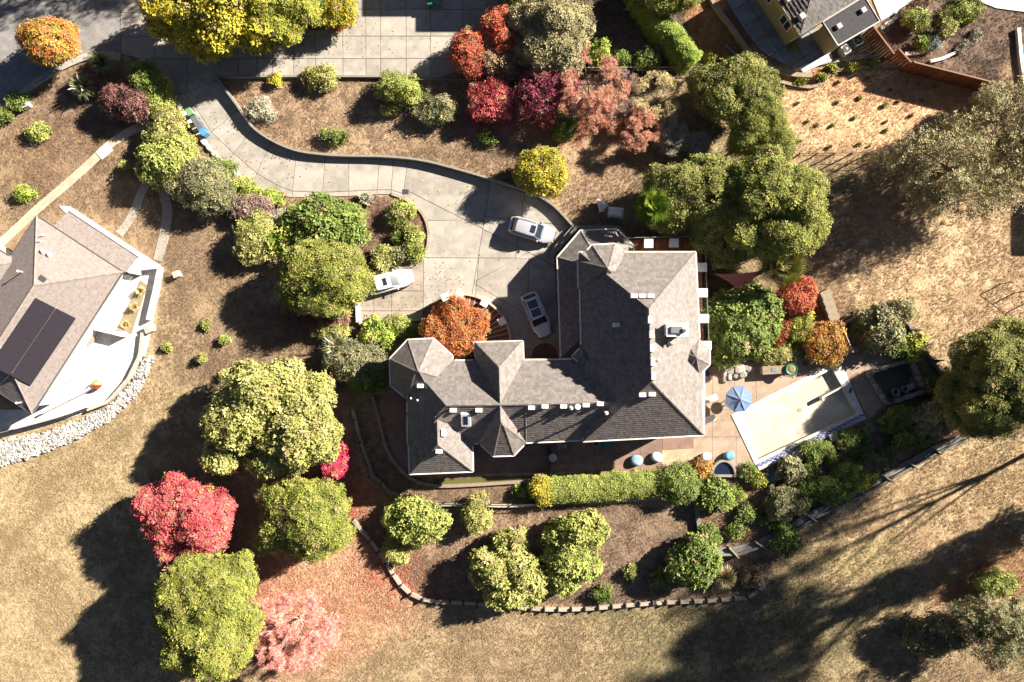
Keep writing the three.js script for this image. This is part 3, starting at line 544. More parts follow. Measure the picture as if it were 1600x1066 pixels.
// ---- the neighbour on the left with the solar panels
{
  const o = thing('neighbour_house', 'pale pinkish roofed house with dark solar panels and white walled patio', 'house');
  const Y = 3.3, T = 0.5;
  const wings = [wing([[57, 337], [192, 425], [50, 647], [-85, 559]], Y, T), wing([[28, 409], [-60, 352], [-150, 491], [-62, 548]], Y + 0.15, T)];
  const tn = tones([0.335, 0.285, 0.268], 0.12);
  const r = hipHouse(o, wings, { tone: tn, wallMat: M.white, trimMat: M.steel, eaveW: 0.1, windows: false, tab: 0.26, course: 0.22, lift: 0.018 });
  // lean-to over the garage
  const q = [[84, 353, 3.05], [107, 330, 2.5], [216, 402, 2.5], [196, 426, 3.05]].map(([u, v, y]) => { const [x, z] = W(u, v, y); return V(x, y, z); });
  const ln = mesh('lean_to_roof', new G().quad(q[0], q[3], q[2], q[1], tn(0.5)), M.roof, o), sg = new G();
  for (let i = 0; i < 9; i++) for (let j = 0; j < 36; j++) { const a = i / 9, b = (i + 1.03) / 9, c = j / 36, d = (j + 0.97) / 36, P = (s, t, up) => q[1].clone().lerp(q[2], t).lerp(q[0].clone().lerp(q[3], t), Math.min(s, 1)).add(V(0, up, 0)); sg.quad(P(a, c, 0.025), P(b, c, 0.004), P(b, d, 0.004), P(a, d, 0.025), tn(R0())); }
  stuff(mesh('shingles', sg, M.roof, ln));
  const ed = (a, b) => new G().tube([a, b], 0.06, 6); mesh('gutter', ed(q[1], q[2]), M.steel, o);
  mesh('garage_wall', new G().prism([q[0], q[1], q[2], q[3]].map((p) => [p.x, p.z]), -0.4, 2.4), M.white, o);
  for (const [u, v] of [[122, 371], [172, 404]]) { const [x, z] = W(u, v, 2.85); mesh('skylight', new RoundedBoxGeometry(0.55, 0.16, 0.5, 2, 0.04).rotateY(-0.58).translate(x, 2.78, z), M.paleStone, o); }
  for (const [u, v] of [[68, 393], [78, 398]]) { const [x, y, z] = r.at(u, v); mesh('roof_vent', new G().lathe(x, z, [[0.17, y - 0.2], [0.17, y + 0.25], [0.24, y + 0.25], [0.001, y + 0.4]], 12), M.whitePaint, o); }
  for (const [u, v] of [[69, 368], [65, 377]]) { const [x, y, z] = r.at(u, v); mesh('vent_pipe', new G().tube([V(x, y - 0.2, z), V(x, y + 0.5, z)], 0.05, 8), M.whitePaint, o); }
  { const [x, y, z] = r.at(67, 436); mesh('roof_hatch', new RoundedBoxGeometry(0.7, 0.22, 0.55, 2, 0.04).rotateY(-0.58).translate(x, y + 0.05, z), M.steel, o); }
  for (const [u, v] of [[35, 425], [33, 629]]) { const [x, y, z] = r.at(u, v); mesh('vent_pipe', new G().lathe(x, z, [[0.06, y - 0.2], [0.06, y + 0.7], [0.13, y + 0.7], [0.001, y + 0.85]], 10), M.whitePaint, o); }
  // solar panels on the slope that faces away from the road
  const pv = mat([0.030, 0.026, 0.034], { rough: 0.35 }), fr = M.black, c0 = W(192, 425, Y), c1 = W(50, 647, Y), fc = wings[0].pl.reduce((b, q) => Math.abs(q.a * c0[0] + q.b * c0[1] + q.c - Y) + Math.abs(q.a * c1[0] + q.b * c1[1] + q.c - Y) < 0.05 ? q : b, null);
  const cnr = [[56, 465], [119, 497], [48, 602], [-15, 570]].map(([u, v]) => { let y = Y + 1; for (let i = 0; i < 10; i++) { const [x, z] = W(u, v, y); y = fc.a * x + fc.b * z + fc.c; } const [x, z] = W(u, v, y); return V(x, y, z); });
  const n = cnr[1].clone().sub(cnr[0]).cross(cnr[3].clone().sub(cnr[0])).normalize(); if (n.y < 0) n.negate();
  for (let i = 0; i < 2; i++) for (let j = 0; j < 6; j++) {
    const P = (s, t, up) => cnr[0].clone().lerp(cnr[1], s).lerp(cnr[3].clone().lerp(cnr[2], s), t).addScaledVector(n, up);
    const a = i / 2 + (i ? 0.008 : 0), b = (i + 1) / 2 - (i ? 0 : 0.008), c = j / 6 + 0.001, d = (j + 1) / 6 - 0.001, top = [P(a, c, 0.18), P(b, c, 0.18), P(b, d, 0.18), P(a, d, 0.18)], bot = [P(a, c, 0.12), P(b, c, 0.12), P(b, d, 0.12), P(a, d, 0.12)];
    const g = new G().quad(top[0], top[3], top[2], top[1]); for (let k = 0; k < 4; k++) g.quad(bot[k], top[k], top[(k + 1) % 4], bot[(k + 1) % 4]);
    mesh('solar_panel', g, pv, o);
  }
}
// ---- the neighbour at the upper right
{
  const o = thing('hillside_house', 'beige walled house with dark tiled roof beside the red board fence', 'house');
  const wings = [wing([[1250, 54], [1374, -25], [1312, -124], [1188, -45]], 3.9, [0.34, 0.34, 0.34, 0.34])];
  const r = hipHouse(o, wings, { tone: tones([0.098, 0.085, 0.085], 0.55), wallMat: M.beigeWall, trimMat: M.beigeWall, course: 0.36, tab: 0.24, lift: 0.07, over: 0.35 });
  const fp = [[1310, 71], [1375, 33], [1351, -6], [1286, 34]];
  mesh('flat_roof', new G().prism(WP(fp, 3.3), 3.05, 3.3), mat([0.055, 0.055, 0.065], { map: 'speck', size: 1.1, bump: 0.015 }), o);
  mesh('roof_edge', new G().ribbon([...WP(fp, 3.34), W(...fp[0], 3.34)], 0.12, 3.0, 3.36), M.steel, o);
  mesh('wing_wall', new G().prism(insetPoly(WP(fp, 3.3), 0.2), -0.4, 3.04), M.beigeWall, o);
  for (const [u, v] of [[1252, 27], [1230, 0]]) { const [x, y, z] = r.at(u, v); mesh('roof_vent', new RoundedBoxGeometry(0.55, 0.5, 0.55, 2, 0.04).rotateY(0.56).translate(x, y + 0.15, z), mat([0.5, 0.42, 0.42]), o); }
  for (const [u, v] of [[1311, 41], [1349, 16]]) { const [x, z] = W(u, v, 3.4); mesh('roof_vent', new RoundedBoxGeometry(0.5, 0.3, 0.5, 2, 0.04).rotateY(0.56).translate(x, 3.42, z), mat([0.5, 0.42, 0.42]), o); }
  { const a = W(1262, 60, 0.5), b = W(1282, 46, 0.5); mesh('door', new G().box((a[0] + b[0]) / 2, 1.05, (a[1] + b[1]) / 2 - 0.8, 2.0, 2.1, 0.1, 0.56), M.darkPost, o); }
}
console.log('neighbour houses ready');

// ------------------------------------------------------------------ walls and fences
const onH = (dy) => (x, z) => H(x, z) + dy;
function wallThing(name, label, px, w, h, m, smooth = 6, y = undefined) {
  const path = resample(smooth ? smoothPath(WP(px, y), smooth) : WP(px, y), 0.7); path.push(W(...px[px.length - 1], y));
  return single(name, new G().ribbon(path, w, onH(-0.5), onH(h)), m, label, 'wall');
}
// a wall made of separate blocks or boards between posts
function blockWall(name, label, category, px, step, w, h, mats, opt = {}) {
  const o = thing(name, label, category), fine = smoothPath(WP(px), 8), pts = resample(fine, step);
  for (let i = 0; i < pts.length - 1; i++) {
    const [a, b] = [pts[i], pts[i + 1]], L = Math.hypot(b[0] - a[0], b[1] - a[1]), an = Math.atan2(-(b[1] - a[1]), b[0] - a[0]), x = (a[0] + b[0]) / 2, z = (a[1] + b[1]) / 2, y = H(x, z);
    const k = opt.rough ? rnd(0.75, 1.2) : 1;
    const m = mesh(opt.piece || 'block', opt.rough ? stone(L * 0.98, (h + 0.3) * k, w * rnd(0.8, 1.15), i) : new RoundedBoxGeometry(L - 0.02, h + 0.4, w, 1, 0.02), mats[Math.floor(R0() * mats.length)], o);
    m.position.set(x, y + h / 2 - 0.2 + rnd(-0.015, 0.015), z); m.rotation.y = an + (opt.rough ? rnd(-0.1, 0.1) : 0);
    if (opt.post) { const q = mesh('post', new RoundedBoxGeometry(opt.post, h + 0.5 + (opt.postUp || 0), w + (opt.postOut || 0.12), 1, 0.015), opt.postMat || M.darkPost, o); q.position.set(a[0], H(...a) + h / 2 + (opt.postUp || 0) / 2 - 0.15, a[1]); q.rotation.y = an; }
  }
  return o;
}
function stone(sx, sy, sz, seed = 1) {
  const g = new THREE.IcosahedronGeometry(0.62, 1), p = g.attributes.position;
  for (let i = 0; i < p.count; i++) { const x = p.getX(i), y = p.getY(i), z = p.getZ(i), k = 0.86 + 0.3 * vnoise(x * 2.3 + seed * 7.1, z * 2.3 + y * 3.1 + seed); p.setXYZ(i, clamp(x * k * 1.15, -0.5, 0.5) * sx, clamp(y * k * 1.15, -0.5, 0.5) * sy, clamp(z * k * 1.15, -0.5, 0.5) * sz); }
  g.computeVertexNormals(); return g;
}
wallThing('retaining_wall', 'thin grey retaining wall curving along the upper edge of the driveway', [[340, 123], [352, 138], [375, 169], [396, 199], [424, 220], [463, 237], [508, 244], [545, 246], [600, 247], [660, 253], [720, 268], [770, 283], [830, 303], [863, 322], [893, 353]], 0.2, 0.78, M.wallStone);
wallThing('retaining_wall', 'straight low wall along the edge of the upper concrete court', [[340, 121], [450, 121], [560, 121], [690, 122]], 0.2, 0.42, M.wallStone, 0);
wallThing('retaining_wall', 'sloping wall beside the silver car at the driveway end', [[859, 398], [878, 376], [897, 354]], 0.32, 0.7, mat([0.34, 0.33, 0.29], { map: 'speck', size: 1.1 }), 0);
wallThing('parking_wall', 'white wall at the end of the parking bay behind the white sedan', [[559, 462], [561, 504]], 0.4, 0.5, M.white, 0);
wallThing('parking_wall', 'low cream wall between parking bay and planting under the orange maple', [[562, 505], [612, 502], [664, 499]], 0.28, 0.4, M.paleStone, 0);
blockWall('stone_border', 'white stone border curving along the lower edge of the driveway', 'wall', [[272, 152], [288, 178], [316, 219], [354, 260], [397, 293], [436, 309]], 0.85, 0.5, 0.28, [M.white, M.paleStone, M.white], { rough: true, piece: 'stone' });
blockWall('terrace_wall', 'long pale block terrace wall curving below the house patio', 'wall', [[552, 639], [560, 672], [570, 707], [585, 744], [620, 774], [650, 786], [720, 787], [800, 789], [930, 782], [1085, 775]], 2.36, 0.34, 0.5, [M.wallStone, M.paleStone, M.wallStone], {});
wallThing('bed_edging', 'narrow beige edging curving round the patio corner and lawn strip', [[582, 618], [592, 654], [605, 702], [622, 729], [645, 749], [675, 758], [740, 757], [800, 753], [840, 751]], 0.32, 0.32, mat([0.34, 0.27, 0.20], { map: 'speck', size: 1.2, bump: 0.006 }));
blockWall('board_wall', 'curved pale board retaining wall with dark posts above the dry meadow', 'wall', [[552, 812], [575, 838], [600, 872], [624, 910], [645, 929], [668, 937], [720, 941], [760, 943], [800, 947], [850, 951], [900, 951], [955, 947], [1000, 943], [1050, 940], [1100, 938], [1150, 934], [1172, 931], [1190, 915], [1200, 905]], 1.4, 0.36, 0.36, M.paleBoard, { piece: 'board', post: 0.12, postUp: 0.14, postOut: 0.16 });
{
  const o = blockWall('timber_wall', 'grey timber retaining wall with cross posts below the pool garden', 'wall', [[1108, 866], [1165, 862], [1200, 848], [1235, 830], [1270, 808], [1310, 790], [1350, 770], [1380, 752], [1420, 730], [1460, 707], [1500, 690], [1524, 678]], 2.9, 0.24, 0.55, [M.greyTimber], { piece: 'board' });
  const path = resample(smoothPath(WP([[1100, 860], [1163, 856], [1198, 842], [1232, 824], [1267, 802], [1306, 784], [1346, 764], [1376, 746], [1416, 724], [1456, 701], [1496, 684], [1520, 672]]), 6), 2.9);
  for (let i = 0; i < path.length - 1; i++) {
    const [a, b] = [path[i], path[i + 1]], L = Math.hypot(b[0] - a[0], b[1] - a[1]), an = Math.atan2(-(b[1] - a[1]), b[0] - a[0]), x = (a[0] + b[0]) / 2, z = (a[1] + b[1]) / 2;
    const l = mesh('ledge', new THREE.BoxGeometry(L, 0.5, 0.62), M.greyTimber, o); l.position.set(x - Math.sin(an) * 0.1, H(x, z) + 0.08, z + 0.02); l.rotation.y = an;
    const p = mesh('post', new RoundedBoxGeometry(0.12, 0.75, 1.5, 1, 0.02), M.timber[0], o); p.position.set(a[0], H(...a) + 0.32, a[1] + 0.2); p.rotation.y = an + 0.5;
  }
}
wallThing('garden_wall', 'short grey wall running down from the hedge corner to the timber wall', [[1087, 778], [1089, 810], [1094, 836], [1096, 852]], 0.4, 0.5, M.greyTimber);
// post and rail fences
function railFence(label, pts, h, step, m, rails = [1], pw = 0.09, rw = 0.045, name = 'rail_fence') {
  const o = thing(name, label, 'fence'), p = resample(WP(pts), step);
  p.forEach((q, i) => {
    mesh('post', new G().box(q[0], H(...q) + h / 2 - 0.15, q[1], pw, h + 0.3, pw), m, o);
    if (i) for (const r of rails) { const a = p[i - 1]; mesh('rail', new G().tube([V(a[0], H(...a) + h * r, a[1]), V(q[0], H(...q) + h * r, q[1])], rw, 5), m, o); }
  });
  return o;
}
railFence('dark wire fence standing along the terrace wall below the patio', [[556, 655], [568, 702], [584, 740], [618, 772], [650, 783], [720, 784], [800, 786], [880, 782]], 1.3, 2.36, M.darkPost, [1, 0.35]);
railFence('slender wire fence between meadow slope and pale planted hillside', [[1240, 247], [1375, 245]], 1.7, 1.75, M.darkPost, [0.97, 0.5], 0.1, 0.03);
railFence('pale rail fence behind the bare pink trees', [[915, 114], [1100, 113]], 1.4, 2.4, M.timber[1], [1, 0.5], 0.1, 0.05);
railFence('thin fence on the shaded bank below the upper court', [[640, 131], [790, 131]], 1.2, 2.4, M.greyTimber, [1, 0.5], 0.09, 0.045);
wallThing('timber_edging', 'pale timber edging along the lower side of the planted hillside', [[1374, 246], [1400, 230], [1430, 212], [1457, 197]], 0.16, 0.18, M.timber[1], 0);
railFence('broken wire fence at the dry field edge beside the dark neighbour shade', [[1566, 443], [1592, 462], [1640, 500]], 1.4, 1.6, M.darkPost, [1], 0.09, 0.03);
wallThing('kerb_wall', 'white boundary wall beside the dirt track above the silver olive tree', [[1588, 46], [1592, 90], [1600, 150]], 0.35, 0.4, M.white, 0);
function boardFence(label, a, b, h, board = 0.3) {
  const o = thing('red_fence', label, 'fence'), A = W(...a, h), B = W(...b, h), L = Math.hypot(B[0] - A[0], B[1] - A[1]), n = Math.round(L / board), an = Math.atan2(-(B[1] - A[1]), B[0] - A[0]);
  for (let i = 0; i < n; i++) { const t = (i + 0.5) / n, m = mesh('board', new G().box(0, 0, 0, L / n - 0.015, h + 0.2, 0.035 + (i % 2) * 0.012), M.redwood[Math.floor(R0() * 3)], o); m.position.set(lerp(A[0], B[0], t), h / 2 - 0.1 + rnd(-0.01, 0.01), lerp(A[1], B[1], t)); m.rotation.y = an; }
  mesh('top_rail', new G().box(0, 0, 0, L, 0.06, 0.14).geo().rotateY(an).translate((A[0] + B[0]) / 2, h + 0.03, (A[1] + B[1]) / 2), mat([0.30, 0.17, 0.12], { map: 'wood', size: 1 }), o);
  for (let i = 0; i <= Math.ceil(L / 2.4); i++) { const t = Math.min(1, i * 2.4 / L); mesh('post', new G().box(lerp(A[0], B[0], t) + Math.sin(an) * -0.08, h / 2 - 0.1, lerp(A[1], B[1], t) - Math.cos(an) * 0.08, 0.1, h + 0.2, 0.1, an), M.redwood[1], o); }
}
boardFence('red board fence running from the flat roofed wing past the mulch bed', [1364, 40], [1397, 84], 2.1);
boardFence('short red fence return between the two curved planter walls', [1405, 77], [1425, 99], 2.0);
boardFence('long red board fence casting a wide shadow on the planted hillside', [1428, 97], [1569, 133], 2.3);
boardFence('red fence end panel turning down beside the olive tree', [1570, 133], [1575, 182], 2.0);
// walls round the hillside house
const tanC = mat([0.36, 0.29, 0.22], { map: 'blotch', size: 2, bump: 0.005 });
wallThing('curved_wall', 'tan retaining wall sweeping round the blue grey hillside patio', [[1104, -20], [1114, 8], [1142, 46], [1166, 80], [1184, 96], [1212, 110], [1240, 119], [1266, 120]], 0.45, 0.5, tanC);
wallThing('curved_wall', 'lower curved edging between orange soil and pale hillside', [[1212, 127], [1240, 134], [1268, 137], [1284, 130], [1297, 115], [1345, 107], [1416, 103]], 0.3, 0.3, tanC);
wallThing('curved_wall', 'straight tan edging running from the patio corner to the red fence', [[1280, 100], [1310, 95], [1345, 91], [1390, 87]], 0.4, 0.25, tanC, 0);
wallThing('curved_wall', 'curved pale planter wall across the dark mulch bed', [[1412, 86], [1440, 82], [1465, 70], [1486, 53]], 0.35, 0.35, M.paleStone);
wallThing('curved_wall', 'short white planter wall end beside the long red fence', [[1452, 97], [1470, 93], [1491, 83]], 0.3, 0.3, M.white);
wallThing('edging_board', 'straight grey edging board in the orange soil by the hedge', [[1132, 70], [1150, 88], [1167, 103]], 0.2, 0.2, M.greyTimber, 0);
{
  const o = struct('hillside_patio'), poly = WP([[1124, -70], [1136, 4], [1160, 45], [1190, 82], [1238, 108], [1280, 92], [1300, 84], [1250, 0], [1210, -70]], 0); let p = [poly]; base(o, poly, 0.02, M.concreteBase);
  const d = [-0.53, -0.85], c = [0.85, -0.53]; for (let i = -2; i < 7; i++) { const q = [1150 + c[0] * i * 28, 80 + c[1] * i * 28]; p = cutAll(p, W(q[0] - d[0] * 200, q[1] - d[1] * 200, 0), W(q[0] + d[0] * 200, q[1] + d[1] * 200, 0)); }
  for (let i = -2; i < 6; i++) { const q = [1240 + d[0] * i * 30, 100 + d[1] * i * 30]; p = cutAll(p, W(q[0] - c[0] * 200, q[1] - c[1] * 200, 0), W(q[0] + c[0] * 200, q[1] + c[1] * 200, 0)); }
  slabs(o, p, [mat([0.30, 0.32, 0.37], { map: 'blotch', size: 2 }), mat([0.27, 0.29, 0.34], { map: 'blotch', size: 2.6 })], 0.08, 0.03);
  const t = struct('hillside_drive', new G().prism(WP([[1352, -30], [1377, 33], [1434, 0], [1460, -40]], 0), -0.3, 0.09), M.white);
  const t2 = struct('hillside_drive', new G().prism(WP([[1520, -40], [1526, 1], [1556, 13], [1600, 19], [1680, 20], [1680, -40]], 0), -0.3, 0.09), M.white);
  const ramp = single('ramp', new G().prism(WP([[1248, 107], [1278, 93], [1296, 84], [1300, 96], [1284, 101], [1254, 115]], 0), -0.2, 0.3), M.white, 'white concrete ramp at the hillside patio corner', 'ramp');
  for (const [u, v] of [[1379, 43], [1386, 38], [1393, 34], [1399, 28], [1404, 22], [1400, 20]]) { const [x, z] = W(u, v, 0); single('stepping_stone', new RoundedBoxGeometry(0.42, 0.12, 0.42, 1, 0.02).rotateY(0.55).translate(x, H(x, z) + 0.05, z), M.white, 'white square stepping stone beside the hillside driveway', 'stepping stone', 'white stepping stones by the hillside driveway'); }
  const ac = (u, v, lab) => { const [x, z] = W(u, v, 0.9), g = thing('air_conditioner', lab, 'air conditioner', [x, 0, z], 0.56); mesh('casing', new RoundedBoxGeometry(0.95, 1.0, 0.95, 2, 0.08).translate(0, 0.4, 0), mat([0.5, 0.5, 0.48], { rough: 0.5 }), g); const f = mesh('fan_grille', new G().lathe(0, 0, [[0.40, 0.90], [0.40, 0.93], [0.36, 0.93], [0.36, 0.91], [0.001, 0.91]], 20), M.black, g); mesh('fan_hub', new G().lathe(0, 0, [[0.12, 0.91], [0.12, 0.95], [0.001, 0.96]], 12), M.steel, f); };
  ac(1323, 76, 'air conditioner with round top fan beside the flat roofed wing'); ac(1341, 63, 'second air conditioner set closer to the red fence');
}
console.log('walls ready');

// ------------------------------------------------------------------ front steps
{
  const o = thing('front_steps', 'curved fan of red brick steps with white capped piers beside the orange maple', 'steps');
  const c = W(722, 537, 0), R = 74 / PPM, r0 = 30 / PPM, n = 17, A0 = -1.95, A1 = 0.02;
  for (let i = 0; i < n; i++) {
    const a = lerp(A0, A1, i / n), b = lerp(A0, A1, (i + 1) / n) + 0.012, y = 0.14 + (n - 1 - i) * 0.085, P = (t, r) => [c[0] + Math.cos(t) * r, c[1] + Math.sin(t) * r];
    const s = mesh('step', new G().prism([P(a, r0), P((a + b) / 2, r0), P(b, r0), P(b, R), P((a + b) / 2, R), P(a, R)], -0.3, y, null, 0.01), M.brick[i % 3], o);
    mesh('nosing', new G().ribbon([P(b - 0.02, r0), P(b - 0.02, R)], 0.1, y - 0.05, y + 0.012), M.kerb, s);
  }
  const arc = []; for (let i = 0; i <= 30; i++) { const t = lerp(A0, A1 + 0.1, i / 30); arc.push([c[0] + Math.cos(t) * (R + 0.12), c[1] + Math.sin(t) * (R + 0.12), i]); }
  mesh('parapet', new G().ribbon(arc, 0.22, -0.3, (x, z) => { const t = Math.atan2(z - c[1], x - c[0]); return 0.55 + clamp((A1 - t) / (A1 - A0)) * 1.25; }), M.stucco, o);
  for (const [u, v] of [[696, 465], [718, 464], [757, 473], [784, 502]]) { const [x, z] = W(u, v, 2.2), t = Math.atan2(z - c[1], x - c[0]), top = 1.2 + clamp((A1 - t) / 2) * 1.3; const p = mesh('pier', new G().box(x, top / 2 - 0.2, z, 0.55, top + 0.2, 0.55, -t), M.stucco, o); mesh('pier_cap', new RoundedBoxGeometry(0.78, 0.13, 0.78, 2, 0.03).rotateY(-t).translate(x, top - 0.03, z), M.white, p); }
  mesh('landing', new G().prism([...[0, 1, 2, 3].map((i) => [c[0] + Math.cos(A0 - i * 0.12) * R, c[1] + Math.sin(A0 - i * 0.12) * R]), [c[0] + Math.cos(A0 - 0.36) * r0, c[1] + Math.sin(A0 - 0.36) * r0], [c[0] + Math.cos(A0) * r0, c[1] + Math.sin(A0) * r0]], -0.3, 1.52), M.brick[0], o);
}
// ------------------------------------------------------------------ pool
{
  const o = thing('swimming_pool', 'drained cream plaster swimming pool with white coping and blue tile band', 'pool');
  const plaster = mat([0.66, 0.61, 0.47], { map: 'blotch', size: 6, rough: 0.8 }), I = WP([[1153, 650], [1184, 718], [1338, 646], [1300, 577]], 0), O = WP([[1142, 648], [1183, 734], [1351, 652], [1312, 562]], 0);
  mesh('pool_floor', new G().prism(insetPoly(I, -0.2), -1.3, (x, z) => -0.45), plaster, o);
  for (let i = 0; i < 4; i++) { const a = I[i], b = I[(i + 1) % 4], c = O[i], d = O[(i + 1) % 4]; mesh('coping', new G().prism([c, d, b, a], -0.25, 0.12, null, 0.02), M.white, o); mesh('pool_wall', new G().ribbon(insetPoly(I, -0.03).slice(i, i + 1).concat([insetPoly(I, -0.03)[(i + 1) % 4]]), 0.06, -1.2, 0.0), plaster, o); }
  const w0 = W(1327, 598, 0.1), w1 = W(1284, 621, 0.1); mesh('spa_wall', new G().ribbon([w0, w1], 0.16, -0.6, 0.30), M.white, o); mesh('spa_wall', new G().ribbon([w1, W(1286, 626, 0.1)], 0.16, -0.6, 0.30), M.white, o);
  const b0 = W(1302, 580, -0.3), b1 = W(1316, 606, -0.3); mesh('bench', new G().ribbon([b0, b1], 0.42, -0.6, -0.2), plaster, o);
  const sk = W(1329, 610, 0.1); mesh('skimmer', new G().box(sk[0], 0.125, sk[1], 0.2, 0.03, 0.55, -0.35), M.black, o);
  const dr = W(1250, 641, -0.4); mesh('main_drain', new G().lathe(dr[0], dr[1], [[0.22, -0.46], [0.22, -0.42], [0.001, -0.41]], 16), mat([0.45, 0.28, 0.10]), o);
  // raised beam with a band of blue tiles
  const A = W(1184, 731, 0.3), B = W(1350, 650, 0.3), L = Math.hypot(B[0] - A[0], B[1] - A[1]), an = Math.atan2(-(B[1] - A[1]), B[0] - A[0]), beam = mesh('raised_beam', new G().ribbon([A, B], 0.62, -0.3, 0.42), mat([0.52, 0.50, 0.52], { map: 'blotch', size: 1.5 }), o);
  const blue = [mat([0.045, 0.06, 0.30], { rough: 0.3 }), mat([0.30, 0.32, 0.55], { rough: 0.3 }), mat([0.06, 0.09, 0.38], { rough: 0.3 })], nt = 46, nrm = [-Math.sin(an), -Math.cos(an)];
  for (let i = 0; i < nt; i++) for (let k = 0; k < 2; k++) { const t = (i + 0.5) / nt, m = mesh('tile', new G().box(0, 0, 0, L / nt - 0.012, 0.03, 0.115), blue[(i + k) % 2 ? 1 : (i % 3 ? 0 : 2)], beam); m.position.set(lerp(A[0], B[0], t) + nrm[0] * (0.24 - k * 0.125), 0.43, lerp(A[1], B[1], t) + nrm[1] * (0.24 - k * 0.125)); m.rotation.y = an; }
  for (const [u, v] of [[1303, 682], [1247, 710]]) { const [x, z] = W(u, v, 0.5); mesh('pedestal', new RoundedBoxGeometry(0.95, 0.85, 0.85, 1, 0.03).rotateY(an).translate(x, 0.2, z), mat([0.42, 0.40, 0.44], { map: 'blotch', size: 1.5 }), o); }
}
{ // half round spa
  const o = thing('garden_spa', 'half round stone rimmed spa with dark water beside the blue bean bag', 'spa'), c = W(1131, 743, 0.4), R = 1.2, arc = Array.from({ length: 19 }, (_, i) => [c[0] + R * Math.cos(Math.PI + i / 18 * Math.PI), c[1] + 1.25 * R * Math.sin(Math.PI + i / 18 * Math.PI)]);
  mesh('rim', new G().ribbon(arc, 0.24, -0.3, 0.5), M.wallStone, o); mesh('front_wall', new G().ribbon([[c[0] - R - 0.15, c[1] + 0.05], [c[0] + R + 0.9, c[1] + 0.05]], 0.24, -0.3, 0.46), M.wallStone, o);
  mesh('water', new G().prism(arc, 0.1, 0.3), new THREE.MeshPhysicalMaterial({ color: lin(0.012, 0.018, 0.04), roughness: 0.05, clearcoat: 1 }), o);
}
